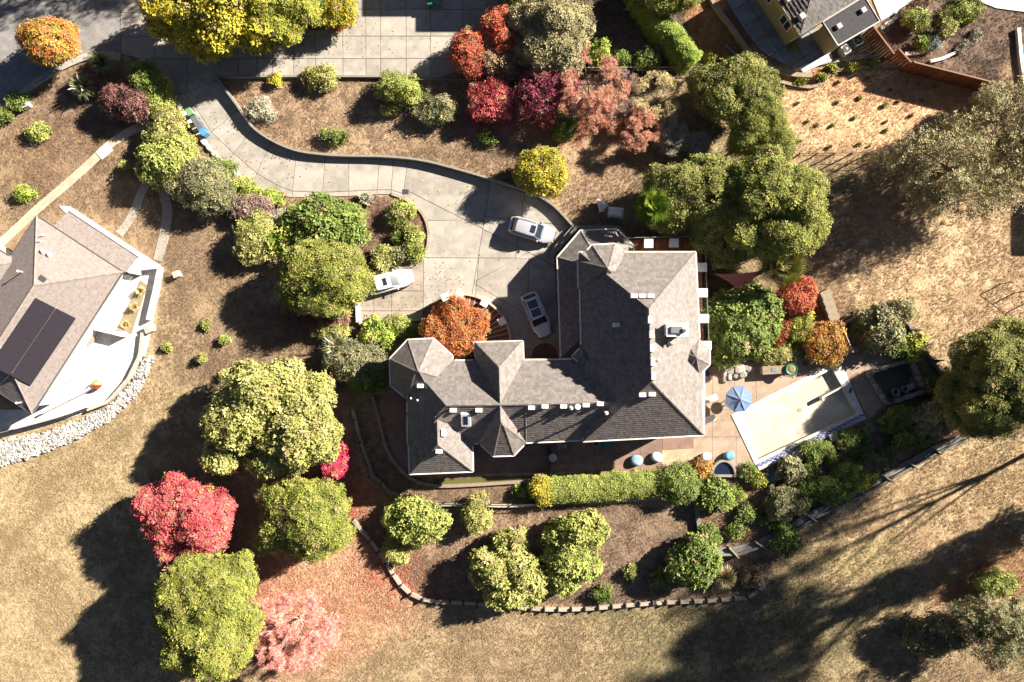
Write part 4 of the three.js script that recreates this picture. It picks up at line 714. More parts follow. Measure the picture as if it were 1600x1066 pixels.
// raised timber planter, sunken enclosure and hillside steps right of the pool
{
  const o = thing('timber_planter', 'raised timber planter filled with green shrubs beside hillside steps', 'planter');
  const wall = (pts, w, h, name = 'plank') => { for (let i = 0; i + 1 < pts.length; i++) mesh(name, new G().ribbon(WP([pts[i], pts[i + 1]], h), w, -0.3, h), M.greyTimber, o); };
  wall([[1292, 520], [1318, 507], [1358, 489], [1400, 470]], 0.22, 0.9); wall([[1317, 510], [1333, 545]], 0.2, 0.7);
  wall([[1398, 471], [1414, 494], [1425, 514], [1441, 539], [1457, 563], [1474, 586]], 0.22, 0.5);
  for (const [u, v] of [[1416, 494], [1432, 515], [1448, 538], [1466, 563]]) { const [x, z] = W(u, v, 0.6); mesh('tie', new G().box(x, 0.25, z, 1.3, 0.7, 0.12, -0.08), M.darkPost, o); }
  const p = thing('sunken_enclosure', 'dark sunken enclosure with stone rim holding white garden pots', 'enclosure'), Q = [[1358, 583], [1426, 561], [1447, 612], [1388, 632]];
  for (let i = 0; i < 4; i++) { const pts = resample(WP([Q[i], Q[(i + 1) % 4]], 0.6), i % 2 ? 0.62 : 1.1); for (let k = 0; k + 1 < pts.length; k++) { const [a, b] = [pts[k], pts[k + 1]], m = mesh('coping_stone', stone(Math.hypot(b[0] - a[0], b[1] - a[1]), 0.8, 0.45, k + i * 9), i === 0 ? M.wallStone : [M.greyTimber, M.wallStone][k % 2], p); m.position.set((a[0] + b[0]) / 2, 0.25, (a[1] + b[1]) / 2); m.rotation.y = Math.atan2(-(b[1] - a[1]), b[0] - a[0]); } }
  mesh('pit_wall', new G().ribbon([...WP(Q, 0.2), W(...Q[0], 0.2)], 0.2, -1.9, 0.3), M.wallStone, p); mesh('pit_floor', new G().prism(WP(Q, -0.5), -1.9, -1.4), mat([0.22, 0.175, 0.14], { map: 'speck', size: 1 }), p);
  for (const [u, v, s, lab] of [[1399, 613, 0.42, 'largest white pot in the sunken enclosure'], [1414, 608, 0.36, 'round white pot between its neighbours in the sunken enclosure'], [1426, 604, 0.33, 'white square crate at the corner of the sunken enclosure']]) {
    const [x, z] = W(u, v, -0.9), g = thing('garden_pot', lab, 'pot', [x, -1.41, z]); if (lab.includes('crate')) mesh('box', new RoundedBoxGeometry(0.7, 0.5, 0.55, 1, 0.03).rotateY(0.5).translate(0, 0.26, 0), M.white, g); else { mesh('body', new G().lathe(0, 0, [[s * 0.6, 0], [s, 0.4], [s * 0.9, 0.62], [s * 1.0, 0.68], [s * 0.8, 0.66], [s * 0.75, 0.5]], 18), M.white, g); mesh('soil', new G().lathe(0, 0, [[s * 0.86, 0.5], [0.001, 0.52]], 14), M.concreteBase, g); }
  }
  const h = thing('hillside_steps', 'tan timber steps climbing beside the coral red shrub', 'steps'), A = W(1283, 455, 0.2), B = W(1311, 512, 0.2);
  for (let i = 0; i < 5; i++) { const t = (i + 0.5) / 5, an = Math.atan2(-(B[1] - A[1]), B[0] - A[0]), L = Math.hypot(B[0] - A[0], B[1] - A[1]); const m = mesh('step', new RoundedBoxGeometry(L / 5 - 0.02, 1.0, 1.05, 1, 0.015), mat([0.34, 0.28, 0.20], { map: 'speck', size: 1 }), h); m.position.set(lerp(A[0], B[0], t), -0.42 + (4 - i) * 0.24, lerp(A[1], B[1], t)); m.rotation.y = an; const w = mesh('cheek', new THREE.BoxGeometry(L / 5, 1.3, 0.12), M.greyTimber, h); w.position.set(lerp(A[0], B[0], t) + Math.cos(an - Math.PI / 2) * 0.6, -0.3 + (4 - i) * 0.24, lerp(A[1], B[1], t) - Math.sin(an - Math.PI / 2) * 0.6); w.rotation.y = an; }
  const tr = thing('garden_trellis', 'white weathered trellis leaning by the planter corner', 'trellis'), c = W(1327, 545, 1.2);
  for (let i = 0; i < 6; i++) mesh('bar', new G().tube([V(c[0] - 0.9 + i * 0.3, 0.2, c[1] + 0.5 - i * 0.05), V(c[0] - 0.5 + i * 0.28, 1.4, c[1] - 0.4 + i * 0.12)], 0.035, 5), M.paleStone, tr);
  for (let i = 0; i < 3; i++) mesh('crossbar', new G().tube([V(c[0] - 1.0 + i * 0.1, 0.4 + i * 0.4, c[1] + 0.3 - i * 0.3), V(c[0] + 1.0 + i * 0.06, 0.4 + i * 0.4, c[1] + 0.1 - i * 0.1)], 0.03, 5), M.paleStone, tr);
  mesh('beam', new G().tube([V(...[W(1317, 512, 1.8)[0], 1.8, W(1317, 512, 1.8)[1]]), V(...[W(1333, 550, 1.8)[0], 1.8, W(1333, 550, 1.8)[1]])], 0.06, 6), M.paleStone, tr);
  for (const q of [[1317, 512], [1333, 550]]) { const [x, z] = W(...q, 1.8); mesh('post', new G().tube([V(x, -0.2, z), V(x, 1.85, z)], 0.06, 6), M.paleStone, tr); }
}
console.log('pool ready');

// ------------------------------------------------------------------ patio and garden furniture
{
  const ub = [0.13, 0.20, 0.36], c = W(1156, 624, 2.5), o = thing('patio_umbrella', 'blue octagonal patio umbrella at the pool corner', 'umbrella', [c[0], 0.06, c[1]]), R = 1.36, m = mat(ub, { rough: 0.8 });
  for (let i = 0; i < 8; i++) { const a = (i + 0.5) / 8 * 6.28318 - 0.05, b = a + 0.7854, P = (t, r, y) => V(Math.cos(t) * r, y, Math.sin(t) * r), mid_ = (a + b) / 2; const top = V(0, 2.72, 0), A = P(a, R, 2.22), B = P(b, R, 2.22), C = P(mid_, R * 0.5, 2.40);
    const pan = mesh('panel', new G().tri(top, C, A).tri(top, B, C).tri(A, C, B).quad(A, B, B.clone().add(V(0, -0.14, 0)), A.clone().add(V(0, -0.14, 0))), m, o); mesh('rib', new G().tube([V(0, 2.73, 0), A.clone().add(V(0, 0.01, 0))], 0.012, 5), mat([0.3, 0.36, 0.46]), pan); }
  mesh('pole', new G().tube([V(0, 0, 0), V(0, 2.85, 0)], 0.035, 8), M.steel, o); mesh('stand', new G().lathe(0, 0, [[0.38, 0], [0.38, 0.08], [0.08, 0.14], [0.05, 0.35]], 16), M.black, o);
  const t = thing('round_table', 'round table under the blue patio umbrella', 'table', [c[0] - 0.35, 0.06, c[1] + 0.5]); mesh('table_top', new G().lathe(0, 0, [[0.6, 0.70], [0.62, 0.73], [0.001, 0.735]], 20), M.greyTimber, t); for (let i = 0; i < 3; i++) mesh('leg', new G().tube([V(Math.cos(i * 2.1) * 0.4, 0, Math.sin(i * 2.1) * 0.4), V(Math.cos(i * 2.1) * 0.1, 0.7, Math.sin(i * 2.1) * 0.1)], 0.03, 6), M.black, t);
  const bean = (u, v, sx, sz, turn, cols, lab) => {
    const [x, z] = W(u, v, 0.5), g = thing('bean_bag', lab, 'bean bag', [x, 0.07, z], turn), s = new THREE.SphereGeometry(0.5, 26, 18), p = s.attributes.position;
    for (let i = 0; i < p.count; i++) { let a = p.getX(i), b = p.getY(i), d = p.getZ(i); const n = 1 + 0.10 * (fbm(a * 3 + u, d * 3 + b * 2, 3) - 0.5); b = b * 1.0 + 0.35 * sstep(0.1, -0.5, a) * (b > 0 ? b * 2 : 0); p.setXYZ(i, a * sx * n, Math.max(0, (b + 0.42)) * 0.62 * n, d * sz * n); }
    s.computeVertexNormals(); mesh('cushion', s, mat(cols[0], { rough: 0.8, bump: 0.004 }), g);
    const q = new THREE.TorusGeometry(0.36, 0.02, 6, 28).rotateX(Math.PI / 2).scale(sx * 0.9, 1, sz * 0.9).translate(0, 0.42, 0); mesh('seam', q, mat(cols[1]), g);
  };
  bean(995, 720, 1.15, 1.35, 1.5, [[0.20, 0.34, 0.46], [0.32, 0.48, 0.6]], 'blue bean bag chair on the patio strip beside the hedge');
  bean(1027, 715, 1.05, 1.3, 1.2, [[0.55, 0.62, 0.68], [0.14, 0.24, 0.36]], 'white and blue bean bag chair beside the stepping pad');
  bean(1104, 714, 1.15, 0.85, 0.2, [[0.62, 0.66, 0.70], [0.5, 0.52, 0.55]], 'white oval bean bag on the red terrace');
  bean(1140, 713, 1.15, 0.95, 0.1, [[0.10, 0.24, 0.42], [0.16, 0.32, 0.5]], 'blue oval bean bag behind the half round spa');
  // patio heater, pots, disc, partition
  const h = W(864, 715, 2.1), ht = thing('patio_heater', 'grey round hooded patio heater at the glass partition', 'heater', [h[0], 0.07, h[1]]);
  mesh('hood', new G().lathe(0, 0, [[0.40, 2.1], [0.36, 2.16], [0.1, 2.22], [0.001, 2.24]], 20), mat([0.45, 0.47, 0.5], { metal: 0.6, rough: 0.4 }), ht); mesh('post', new G().tube([V(0, 0, 0), V(0, 2.15, 0)], 0.04, 8), M.steel, ht); mesh('base', new G().lathe(0, 0, [[0.25, 0], [0.22, 0.5], [0.05, 0.55]], 14), M.steel, ht);
  const pt = thing('patio_partition', 'narrow dark partition crossing the patio by the heater', 'screen'), a = W(858, 694, 0.9), b = W(861, 756, 0.9); mesh('panel', new G().ribbon([a, b], 0.05, 0.05, 0.95), M.darkPost, pt); for (let i = 0; i < 4; i++) mesh('post', new G().box(lerp(a[0], b[0], i / 3), 0.5, lerp(a[1], b[1], i / 3), 0.1, 1.1, 0.1), M.steel, pt);
  const pot = (u, v, r, hh, col, lab, fill) => { const [x, z] = W(u, v, hh), g = thing('plant_pot', lab, 'pot', [x, 0.07, z]); mesh('body', new G().lathe(0, 0, [[r * 0.7, 0], [r, hh * 0.85], [r * 1.08, hh], [r * 0.85, hh], [r * 0.8, hh * 0.8]], 20), mat(col, { rough: 0.7 }), g); mesh('soil', new G().lathe(0, 0, [[r * 0.85, hh * 0.8], [0.001, hh * 0.82]], 16), fill, g); };
  pot(931, 693, 0.32, 0.55, [0.35, 0.33, 0.30], 'pale round pot against the house wall beside the green disc', M.black);
  const gd = W(948, 696, 0.6), gt = thing('garden_table', 'round green table on the patio under the eave', 'table', [gd[0], 0.07, gd[1]]); mesh('table_top', new G().lathe(0, 0, [[0.42, 0.58], [0.44, 0.62], [0.001, 0.63]], 20), mat([0.02, 0.16, 0.11], { rough: 0.5 }), gt); for (let i = 0; i < 4; i++) mesh('leg', new G().tube([V(Math.cos(i * 1.57 + 0.8) * 0.34, 0, Math.sin(i * 1.57 + 0.8) * 0.34), V(Math.cos(i * 1.57 + 0.8) * 0.28, 0.6, Math.sin(i * 1.57 + 0.8) * 0.28)], 0.025, 6), mat([0.02, 0.12, 0.08]), gt);
  const chair = (u, v, turn, col, lab, y0 = 0.07) => { const [x, z] = W(u, v, 0.5), g = thing('garden_chair', lab, 'chair', [x, y0, z], turn), m2 = mat(col, { rough: 0.6 }); mesh('seat', new RoundedBoxGeometry(0.5, 0.06, 0.5, 1, 0.02).translate(0, 0.43, 0), m2, g); mesh('backrest', new RoundedBoxGeometry(0.06, 0.5, 0.5, 1, 0.02).rotateZ(0.15).translate(-0.26, 0.68, 0), m2, g); for (const [p, q] of [[-0.2, -0.2], [0.2, -0.2], [-0.2, 0.2], [0.2, 0.2]]) mesh('leg', new G().box(p, 0.2, q, 0.045, 0.42, 0.045), M.steel, g); };
  chair(874, 696, 1.6, [0.25, 0.36, 0.52], 'blue garden chair on the patio close to the partition'); chair(882, 698, 1.5, [0.40, 0.30, 0.14], 'tan garden chair next to the blue chair under the eave');
  chair(1105, 584, 0.4, [0.05, 0.07, 0.22], 'navy chair at the corner of the right bay of the house'); chair(1258, 568, -0.4, [0.10, 0.07, 0.055], 'dark brown chair beside the shrub bed near the pool');
  // outdoor kitchen counter with grill cover and green bowl
  const kc = W(1214, 578, 0.9), k = thing('outdoor_counter', 'long tan outdoor counter between shrub bed and pool', 'counter', [kc[0], 0.06, kc[1]], 0.06); mesh('cabinet', new G().box(0, 0.4, 0, 2.9, 0.9, 0.75), M.beigeWall, k); mesh('countertop', new RoundedBoxGeometry(3.0, 0.08, 0.85, 1, 0.03).translate(0, 0.88, 0), mat([0.34, 0.26, 0.18], { map: 'speck', size: 1 }), k);
  mesh('sink', new RoundedBoxGeometry(0.5, 0.04, 0.42, 1, 0.02).translate(-0.3, 0.93, -0.05), mat([0.35, 0.42, 0.5], { metal: 0.6, rough: 0.3 }), k);
  const bw = thing('green_bowl', 'green rimmed round bowl on the end of the outdoor counter', 'bowl', [kc[0] + 1.4, 0.98, kc[1] - 0.1]); mesh('bowl', new G().lathe(0, 0, [[0.25, 0], [0.55, 0.22], [0.6, 0.24], [0.5, 0.22], [0.3, 0.1], [0.001, 0.08]], 22), mat([0.02, 0.17, 0.09], { rough: 0.4 }), bw); mesh('contents', new G().lathe(0, 0, [[0.42, 0.19], [0.2, 0.26], [0.001, 0.24]], 16), mat([0.30, 0.22, 0.09], { map: 'speck', size: 0.4 }), bw);
  const sg = W(1153, 588, 0.5), st = thing('rock_feature', 'low cluster of grey brown boulders at the terrace edge', 'rocks'); for (let i = 0; i < 9; i++) { const m2 = mesh('boulder', stone(rnd(0.5, 1.0), rnd(0.35, 0.7), rnd(0.4, 0.8), i), i % 3 ? M.wallStone : M.paleStone, st); m2.position.set(sg[0] - 1.3 + (i % 5) * 0.6 + rnd(-0.1, 0.1), 0.15, sg[1] - 0.4 + Math.floor(i / 5) * 0.6 - (i % 5) * 0.1); m2.rotation.y = rnd(0, 6); }
  const ln = (u, v, lab) => { const [x, z] = W(u, v, 0.35), g = thing('sun_lounger', lab, 'lounger', [x, 0.06, z], 0.35); mesh('bed', new RoundedBoxGeometry(1.25, 0.06, 0.6, 1, 0.02).translate(0.2, 0.3, 0), M.whitePaint, g); mesh('backrest', new RoundedBoxGeometry(0.65, 0.06, 0.6, 1, 0.02).rotateZ(-0.5).translate(-0.66, 0.45, 0), M.whitePaint, g); for (const [p, q] of [[-0.35, -0.26], [0.75, -0.26], [-0.35, 0.26], [0.75, 0.26]]) mesh('leg', new G().box(p, 0.14, q, 0.05, 0.28, 0.05), M.whitePaint, g); };
  ln(1109, 624, 'white sun lounger at the house corner by the red terrace'); ln(1106, 656, 'white sun lounger under the eave corner above the stepping pad');
  // shade sail
  const sl = thing('shade_sail', 'dusty red triangular shade sail among the trees', 'shade sail'), q = [[1117, 428, 3.5], [1186, 424, 3.5], [1166, 462, 3.1]].map(([u, v, y]) => { const [x, z] = W(u, v, y); return V(x, y, z); }), g = new G(), N = 10;
  const S = (i, j) => { const a = i / N, b = j / N, c2 = 1 - a - b, p = q[0].clone().multiplyScalar(a).addScaledVector(q[1], b).addScaledVector(q[2], c2); const m2 = V((q[0].x + q[1].x + q[2].x) / 3, 3.0, (q[0].z + q[1].z + q[2].z) / 3); return p.lerp(m2, 1.6 * (a * b + b * c2 + a * c2) * 0.35); };
  for (let i = 0; i < N; i++) for (let j = 0; j < N - i; j++) { g.tri(S(i, j), S(i + 1, j), S(i, j + 1)); if (i + j < N - 1) g.tri(S(i + 1, j), S(i + 1, j + 1), S(i, j + 1)); }
  mesh('cloth', g, mat([0.52, 0.17, 0.13], { rough: 0.9 }), sl); q.forEach((p) => mesh('post', new G().tube([V(p.x, -0.3, p.z), V(p.x, p.y + 0.15, p.z)], 0.05, 8), M.steel, sl));
  // white tub and crumpled sheet on the bank
  { const [x, z] = W(963, 331, 0.5), t2 = thing('water_tub', 'white upturned tub lying on the shaded bank', 'tub', [x, 0, z], -0.1); mesh('shell', new RoundedBoxGeometry(1.45, 0.75, 0.95, 4, 0.28).translate(0, 0.25, 0), M.whitePaint, t2); mesh('rim', new RoundedBoxGeometry(1.62, 0.08, 1.1, 3, 0.04).translate(0, 0.05, 0), M.whitePaint, t2); }
  { const [x, z] = W(940, 323, 0.3), g2 = new G(), P = (i, j) => V(x - 0.5 + i * 0.16 + j * 0.03, 0.25 + 0.35 * fbm(i * 0.7, j * 0.7 + 4, 2), z - 0.75 + j * 0.17 * (1 - 0.05 * i) + i * 0.03); for (let i = 0; i < 6; i++) for (let j = 0; j < 8; j++) if (j - i > -4 && i + j < 10) g2.quad(P(i, j), P(i, j + 1), P(i + 1, j + 1), P(i + 1, j)); single('crumpled_sheet', g2, mat([0.72, 0.70, 0.72], { rough: 0.8 }), 'crumpled white sheet lying beside the upturned tub', 'sheet'); }
}
// bins
function bin(u, v, col, lab, turn = 0.9, lidCol) {
  const [x, z] = W(u, v, 1.0), o = thing('wheelie_bin', lab, 'bin', [x, 0.08, z], turn), m = mat(col, { rough: 0.5 });
  mesh('body', new G().prism([[-0.27, -0.28], [0.27, -0.28], [0.27, 0.28], [-0.27, 0.28]], 0.06, 0.92), m, o); const l = mesh('lid', new RoundedBoxGeometry(0.66, 0.12, 0.72, 3, 0.06).translate(0, 0.99, 0.02), mat(lidCol || col, { rough: 0.45 }), o); mesh('handle', new G().tube([V(-0.24, 0.98, -0.4), V(0.24, 0.98, -0.4)], 0.03, 6), m, l);
  for (const s of [-1, 1]) mesh('wheel', new THREE.CylinderGeometry(0.11, 0.11, 0.07, 14).rotateZ(Math.PI / 2).translate(s * 0.27, 0.11, -0.26), M.rubber, o);
}
bin(296, 175, [0.16, 0.30, 0.17], 'faded green bin at the uphill end of the driveway bin row', 0.5); bin(304, 187, [0.13, 0.15, 0.15], 'grey bin next to the faded green bin on the driveway', 0.6); bin(310, 196, [0.12, 0.13, 0.16], 'grey bin next to the blue bin on the driveway', 0.65); bin(317, 206, [0.08, 0.26, 0.52], 'blue bin at the downhill end of the driveway bin row', 0.7);
bin(672, 2, [0.03, 0.19, 0.10], 'dark green bin on the upper court closer to the yellow trees', 0.1); bin(685, 1, [0.06, 0.26, 0.15], 'lighter green bin on the upper court beside the dark green bin', 0.1);
// small boxes and lamps
{
  const bx = (u, v, s, lab, nm = 'utility_box') => { const [x, z] = W(u, v, 0.4), o = thing(nm, lab, 'utility box', [x, H(x, z), z], 0.4); mesh('cabinet', new RoundedBoxGeometry(s, 0.75, s, 2, 0.03).translate(0, 0.27, 0), M.white, o); mesh('lid', new RoundedBoxGeometry(s * 1.08, 0.06, s * 1.08, 1, 0.02).translate(0, 0.67, 0), M.paleStone, o); };
  bx(276, 429, 0.6, 'white box standing alone on the brown slope beside the neighbour house'); bx(39, 163, 0.75, 'white framed box at the road edge below the orange tree'); bx(233, 514, 0.75, 'white box at the outer wall of the neighbour patio');
  const lp = (u, v, lab) => { const [x, z] = W(u, v, 0.6), o = thing('path_light', lab, 'light', [x, H(x, z), z]); mesh('stem', new G().tube([V(0, -0.1, 0), V(0, 0.5, 0)], 0.04, 6), M.steel, o); mesh('hood', new G().lathe(0, 0, [[0.2, 0.48], [0.18, 0.55], [0.001, 0.68]], 12), M.whitePaint, o); };
  lp(1162, 797, 'white garden light in the dark bed beside the young ferns'); lp(1206, 769, 'white garden light below the grey agave'); lp(1275, 800, 'white garden light next to the timber wall'); lp(1159, 745, 'white light at the spa wall end');
}
console.log('furniture ready');

// ------------------------------------------------------------------ neighbour's white patio
{
  const o = struct('neighbour_patio'), poly = WP([[92, 322], [110, 323], [224, 398], [252, 416], [244, 470], [238, 505], [228, 552], [206, 592], [172, 630], [120, 650], [60, 668], [-40, 694], [-40, 640], [40, 640], [190, 428]], 0); let p = [poly];
  for (const [a, b] of [[[150, 480], [260, 500]], [[120, 540], [240, 560]], [[90, 590], [200, 640]], [[190, 420], [260, 450]], [[130, 420], [230, 380]]]) p = cutAll(p, W(...a, 0), W(...b, 0));
  slabs(o, p, [M.white], 0.07, 0.008);
  const wl = (pts, w, h, lab, m = M.white) => wallThing('patio_wall', lab, pts, w, h, m, 0, 0);
  wl([[203, 424], [254, 418], [247, 455], [236, 500]], 0.3, 0.8, 'white outer wall of the neighbour patio beside gravel path'); wl([[146, 511], [200, 524]], 0.3, 1.2, 'white cross wall standing on the neighbour patio'); wl([[226, 520], [222, 556], [204, 592], [172, 628], [140, 640]], 0.3, 0.55, 'white rim wall above the riprap slope', M.paleStone); wl([[196, 568], [172, 588], [140, 610], [70, 645]], 0.2, 0.7, 'thin white wall along the planting strip of the neighbour patio');
  struct('planting_strip', new G().prism(WP([[220, 438], [231, 446], [206, 522], [184, 512]], 0), -0.2, 0.12), mat([0.36, 0.28, 0.17], { map: 'speck', size: 0.8, bump: 0.03 }));
  const f = thing('cable_fence', 'pale horizontal rail fence along the riprap slope', 'fence'), pts = resample(WP([[-30, 684], [50, 664], [100, 650], [146, 633]], 0.9), 1.6);
  pts.forEach((q, i) => { mesh('post', new G().box(q[0], 0.4, q[1], 0.1, 1.2, 0.1), M.timber[1], f); if (i) for (let k = 0; k < 5; k++) { const a = pts[i - 1]; mesh('rail', new G().ribbon([a, q], 0.05, 0.15 + k * 0.2, 0.27 + k * 0.2), M.timber[(k + i) % 3], f); } });
  const wd = [mat([0.60, 0.56, 0.50], { map: 'speck', size: 0.6 })];
  { const [x, z] = W(140, 531, 0.7), t = thing('patio_table', 'round brown table beside the neighbour house eave', 'table', [x, 0.07, z]); mesh('table_top', new G().lathe(0, 0, [[0.5, 0.66], [0.52, 0.7], [0.001, 0.71]], 20), M.timber[2], t); for (let i = 0; i < 3; i++) mesh('leg', new G().tube([V(Math.cos(i * 2.1) * 0.4, 0, Math.sin(i * 2.1) * 0.4), V(0, 0.66, 0)], 0.03, 6), M.steel, t); }
  { const [x, z] = W(101, 593, 0.4), t = thing('lounge_seat', 'round grey striped lounge seat on the neighbour patio', 'seat', [x, 0.07, z], 0.6); mesh('seat', new RoundedBoxGeometry(1.3, 0.4, 0.95, 4, 0.16).translate(0, 0.22, 0), mat([0.5, 0.48, 0.5]), t); mesh('backrest', new RoundedBoxGeometry(0.3, 0.8, 0.95, 4, 0.12).translate(-0.6, 0.45, 0), mat([0.42, 0.4, 0.42]), t); for (let i = 0; i < 4; i++) mesh('stripe', new RoundedBoxGeometry(0.1, 0.03, 0.9, 1, 0.01).translate(-0.3 + i * 0.24, 0.425, 0), mat([0.25, 0.24, 0.28]), t); }
  { const [x, z] = W(152, 601, 0.45), t = thing('beach_ball', 'orange and red striped ball on the neighbour patio', 'ball', [x, 0.07, z]); for (let i = 0; i < 6; i++) mesh('stripe', new THREE.SphereGeometry(0.46, 8, 14, i * 1.0472, 1.0472).rotateZ(0.6).translate(0, 0.46, 0), mat([[0.75, 0.035, 0.01], [0.72, 0.34, 0.10]][i % 2], { rough: 0.4 }), t); }
  // riprap
  const zone = WP([[-40, 698], [60, 680], [120, 661], [170, 640], [205, 602], [232, 556], [240, 560], [214, 612], [172, 654], [120, 684], [40, 716], [-40, 735]], 0), geo = stone(0.21, 0.17, 0.19, 3), im = new THREE.InstancedMesh(geo, new THREE.MeshStandardMaterial({ color: 0xffffff, roughness: 0.9 }), 5000), m4 = new THREE.Matrix4(), q4 = new THREE.Quaternion(), e = new THREE.Euler(), col = new THREE.Color();
  let k = 0; const xs = zone.map((q) => q[0]), zs = zone.map((q) => q[1]), R2 = rngOf(55);
  while (k < 5000) { const x = lerp(Math.min(...xs), Math.max(...xs), R2()), z = lerp(Math.min(...zs), Math.max(...zs), R2()); if (!inPoly(zone, x + (R2() - 0.5) * 0.5, z + (R2() - 0.5) * 0.5)) continue; const s = 0.6 + R2() * 0.9; m4.compose(V(x, H(x, z) + 0.05 + R2() * 0.12, z), q4.setFromEuler(e.set(R2() * 6, R2() * 6, R2() * 6)), V(s, s, s)); im.setMatrixAt(k, m4); const t = 0.16 + R2() * 0.46; im.setColorAt(k, col.setRGB(t, t * 0.96, t * 0.9)); k++; }
  im.name = 'riprap_rocks'; im.castShadow = im.receiveShadow = true; im.userData = { kind: 'stuff', label: 'white riprap rocks banked below the neighbour patio fence', category: 'rocks' }; scene.add(im);
}
// ------------------------------------------------------------------ cars
function car(u, v, turn, c, lab, nm) {
  const [x, z] = W(u, v, 0.7), o = thing(nm, lab, 'car', [x, 0.085, z], turn), L = c.L, Wd = c.W, paint = new THREE.MeshPhysicalMaterial({ color: lin(...c.col), roughness: 0.35, metalness: c.metal || 0, clearcoat: 1, clearcoatRoughness: 0.05, side: THREE.DoubleSide });
  // plan outline: front at +x
  const half = (t) => { const e = Math.abs(t); const f = t > 0 ? 1 - 0.30 * Math.pow(sstep(0.62, 1.02, e), 1.4) : 1 - 0.20 * Math.pow(sstep(0.72, 1.02, e), 1.4); return Wd / 2 * f; };
  const deck = (t) => c.deck(t), N = 30, rows = [];                         // deck height along the car
  for (let i = 0; i <= N; i++) {
    const t = -1 + 2 * i / N, X = t * L / 2 * (1 - 0.0), h = half(t), d = deck(t), ring = [];
    for (const [k, y] of [[0.90, 0.22], [0.985, 0.34], [1, 0.55], [0.985, d - 0.16], [0.94, d - 0.04], [0.80, d], [0.4, d + 0.022], [0, d + 0.03]]) ring.push([k * h, y]);
    rows.push({ X, ring });
  }
  const g = new G(), P = (r, k, s) => V(r.X - Math.sign(r.X) * (r.X > 0 ? 0.30 : 0.16) * sstep(0.3, 1, Math.abs(r.X) / (L / 2)) * (r.ring[k][0] / (Wd / 2)) ** 2, r.ring[k][1], s * r.ring[k][0]);
  for (let i = 0; i < N; i++) for (let k = 0; k < 7; k++) for (const s of [-1, 1]) { const a = P(rows[i], k, s), b = P(rows[i + 1], k, s), d = P(rows[i + 1], k + 1, s), e = P(rows[i], k + 1, s); s > 0 ? g.quad(a, b, d, e) : g.quad(b, a, e, d); }
  for (const i of [0, N]) for (let k = 0; k < 7; k++) g.quad(P(rows[i], k, -1), P(rows[i], k, 1), P(rows[i], k + 1, 1), P(rows[i], k + 1, -1));
  const bg = mergeVerts(g.geo()); mesh('body', bg, paint, o);
  // cabin: belt ring to roof ring
  const [b0, b1, r0, r1] = c.cab, yb = (X) => deck(X / (L / 2)) - 0.01, hb = Wd * 0.435, hr = Wd * c.roofW, yr = c.H;
  const B = { rl: V(b0, yb(b0), hb * 0.86), fl: V(b1, yb(b1), hb * 0.92) }, T = { rl: V(r0, yr - 0.03, hr * 0.93), fl: V(r1, yr - 0.02, hr * 0.96) };
  const mir = (p) => V(p.x, p.y, -p.z), midp = (a, b, t) => a.clone().lerp(b, t);
  const roof = new G(), nR = 8; for (let i = 0; i < nR; i++) for (let j = 0; j < 6; j++) { const Q = (a, b) => { const t = a / nR, s = b / 6 * 2 - 1; const X = lerp(r0, r1, t), hw = lerp(T.rl.z, T.fl.z, t) + 0.03 * Math.sin(t * 3.14), y = yr + 0.05 * Math.sin(t * 3.14) - 0.05 * s * s; return V(X + (t < 0.5 ? 1 : -1) * 0.06 * s * s * Math.abs(2 * t - 1), y, hw * s); }; roof.quad(Q(i, j), Q(i, j + 1), Q(i + 1, j + 1), Q(i + 1, j)); }
  const rm = mesh('roof', mergeVerts(roof.geo()), c.roofCol ? new THREE.MeshPhysicalMaterial({ color: lin(...c.roofCol), roughness: 0.3, clearcoat: 1, side: THREE.DoubleSide }) : paint, o);
  const glass = (name, a, b, d, e, k = 0.04) => { const ctr = a.clone().add(b).add(d).add(e).multiplyScalar(0.25), sh = (p) => p.clone().lerp(ctr, k); const pil = new G().quad(a, b, d, e), w = mesh('pillar', pil, paint, o); const nrm = b.clone().sub(a).cross(e.clone().sub(a)).normalize(); if (nrm.dot(ctr.clone().sub(V(0, 0.8, 0))) < 0) nrm.negate(); mesh(name, new G().quad(...[a, b, d, e].map((p) => sh(p).addScaledVector(nrm, 0.012))), M.glass, o); };
  glass('windscreen', B.fl, mir(B.fl), mir(T.fl), T.fl, 0.05); glass('rear_window', mir(B.rl), B.rl, T.rl, mir(T.rl), 0.09);
  for (const s of [1, -1]) { const q = (p) => s > 0 ? p : mir(p); for (const [t0, t1] of [[0.06, 0.48], [0.52, 0.95]]) glass('side_window', q(midp(B.rl, B.fl, t0)), q(midp(B.rl, B.fl, t1)), q(midp(T.rl, T.fl, t1)), q(midp(T.rl, T.fl, t0)), 0.07); const fill = new G().quad(q(B.rl), q(B.fl), q(T.fl), q(T.rl)); mesh('door_frame', fill, paint, o); }
  for (const [xx, w, l, name] of c.sun || []) mesh(name, new RoundedBoxGeometry(l, 0.02, w, 1, 0.008).translate(xx, yr + 0.055, 0), M.glass, rm);
  for (const s of [1, -1]) {
    mesh('headlight', new RoundedBoxGeometry(0.34, 0.12, 0.34, 2, 0.05).rotateY(s * 0.5).translate(L / 2 - 0.24, deck(0.93) - 0.10, s * (half(0.93) - 0.22)), mat([0.6, 0.62, 0.65], { rough: 0.15 }), o);
    mesh('tail_light', new RoundedBoxGeometry(0.14, 0.16, 0.4, 2, 0.04).translate(-L / 2 + 0.06, deck(-0.97) - 0.16, s * (half(-0.97) - 0.22)), mat([0.30, 0.015, 0.012], { rough: 0.25 }), o);
    mesh('wing_mirror', new RoundedBoxGeometry(0.14, 0.14, 0.24, 2, 0.05).translate(b1 - 0.25, yb(b1) + 0.1, s * (Wd / 2 + 0.03)), paint, o);
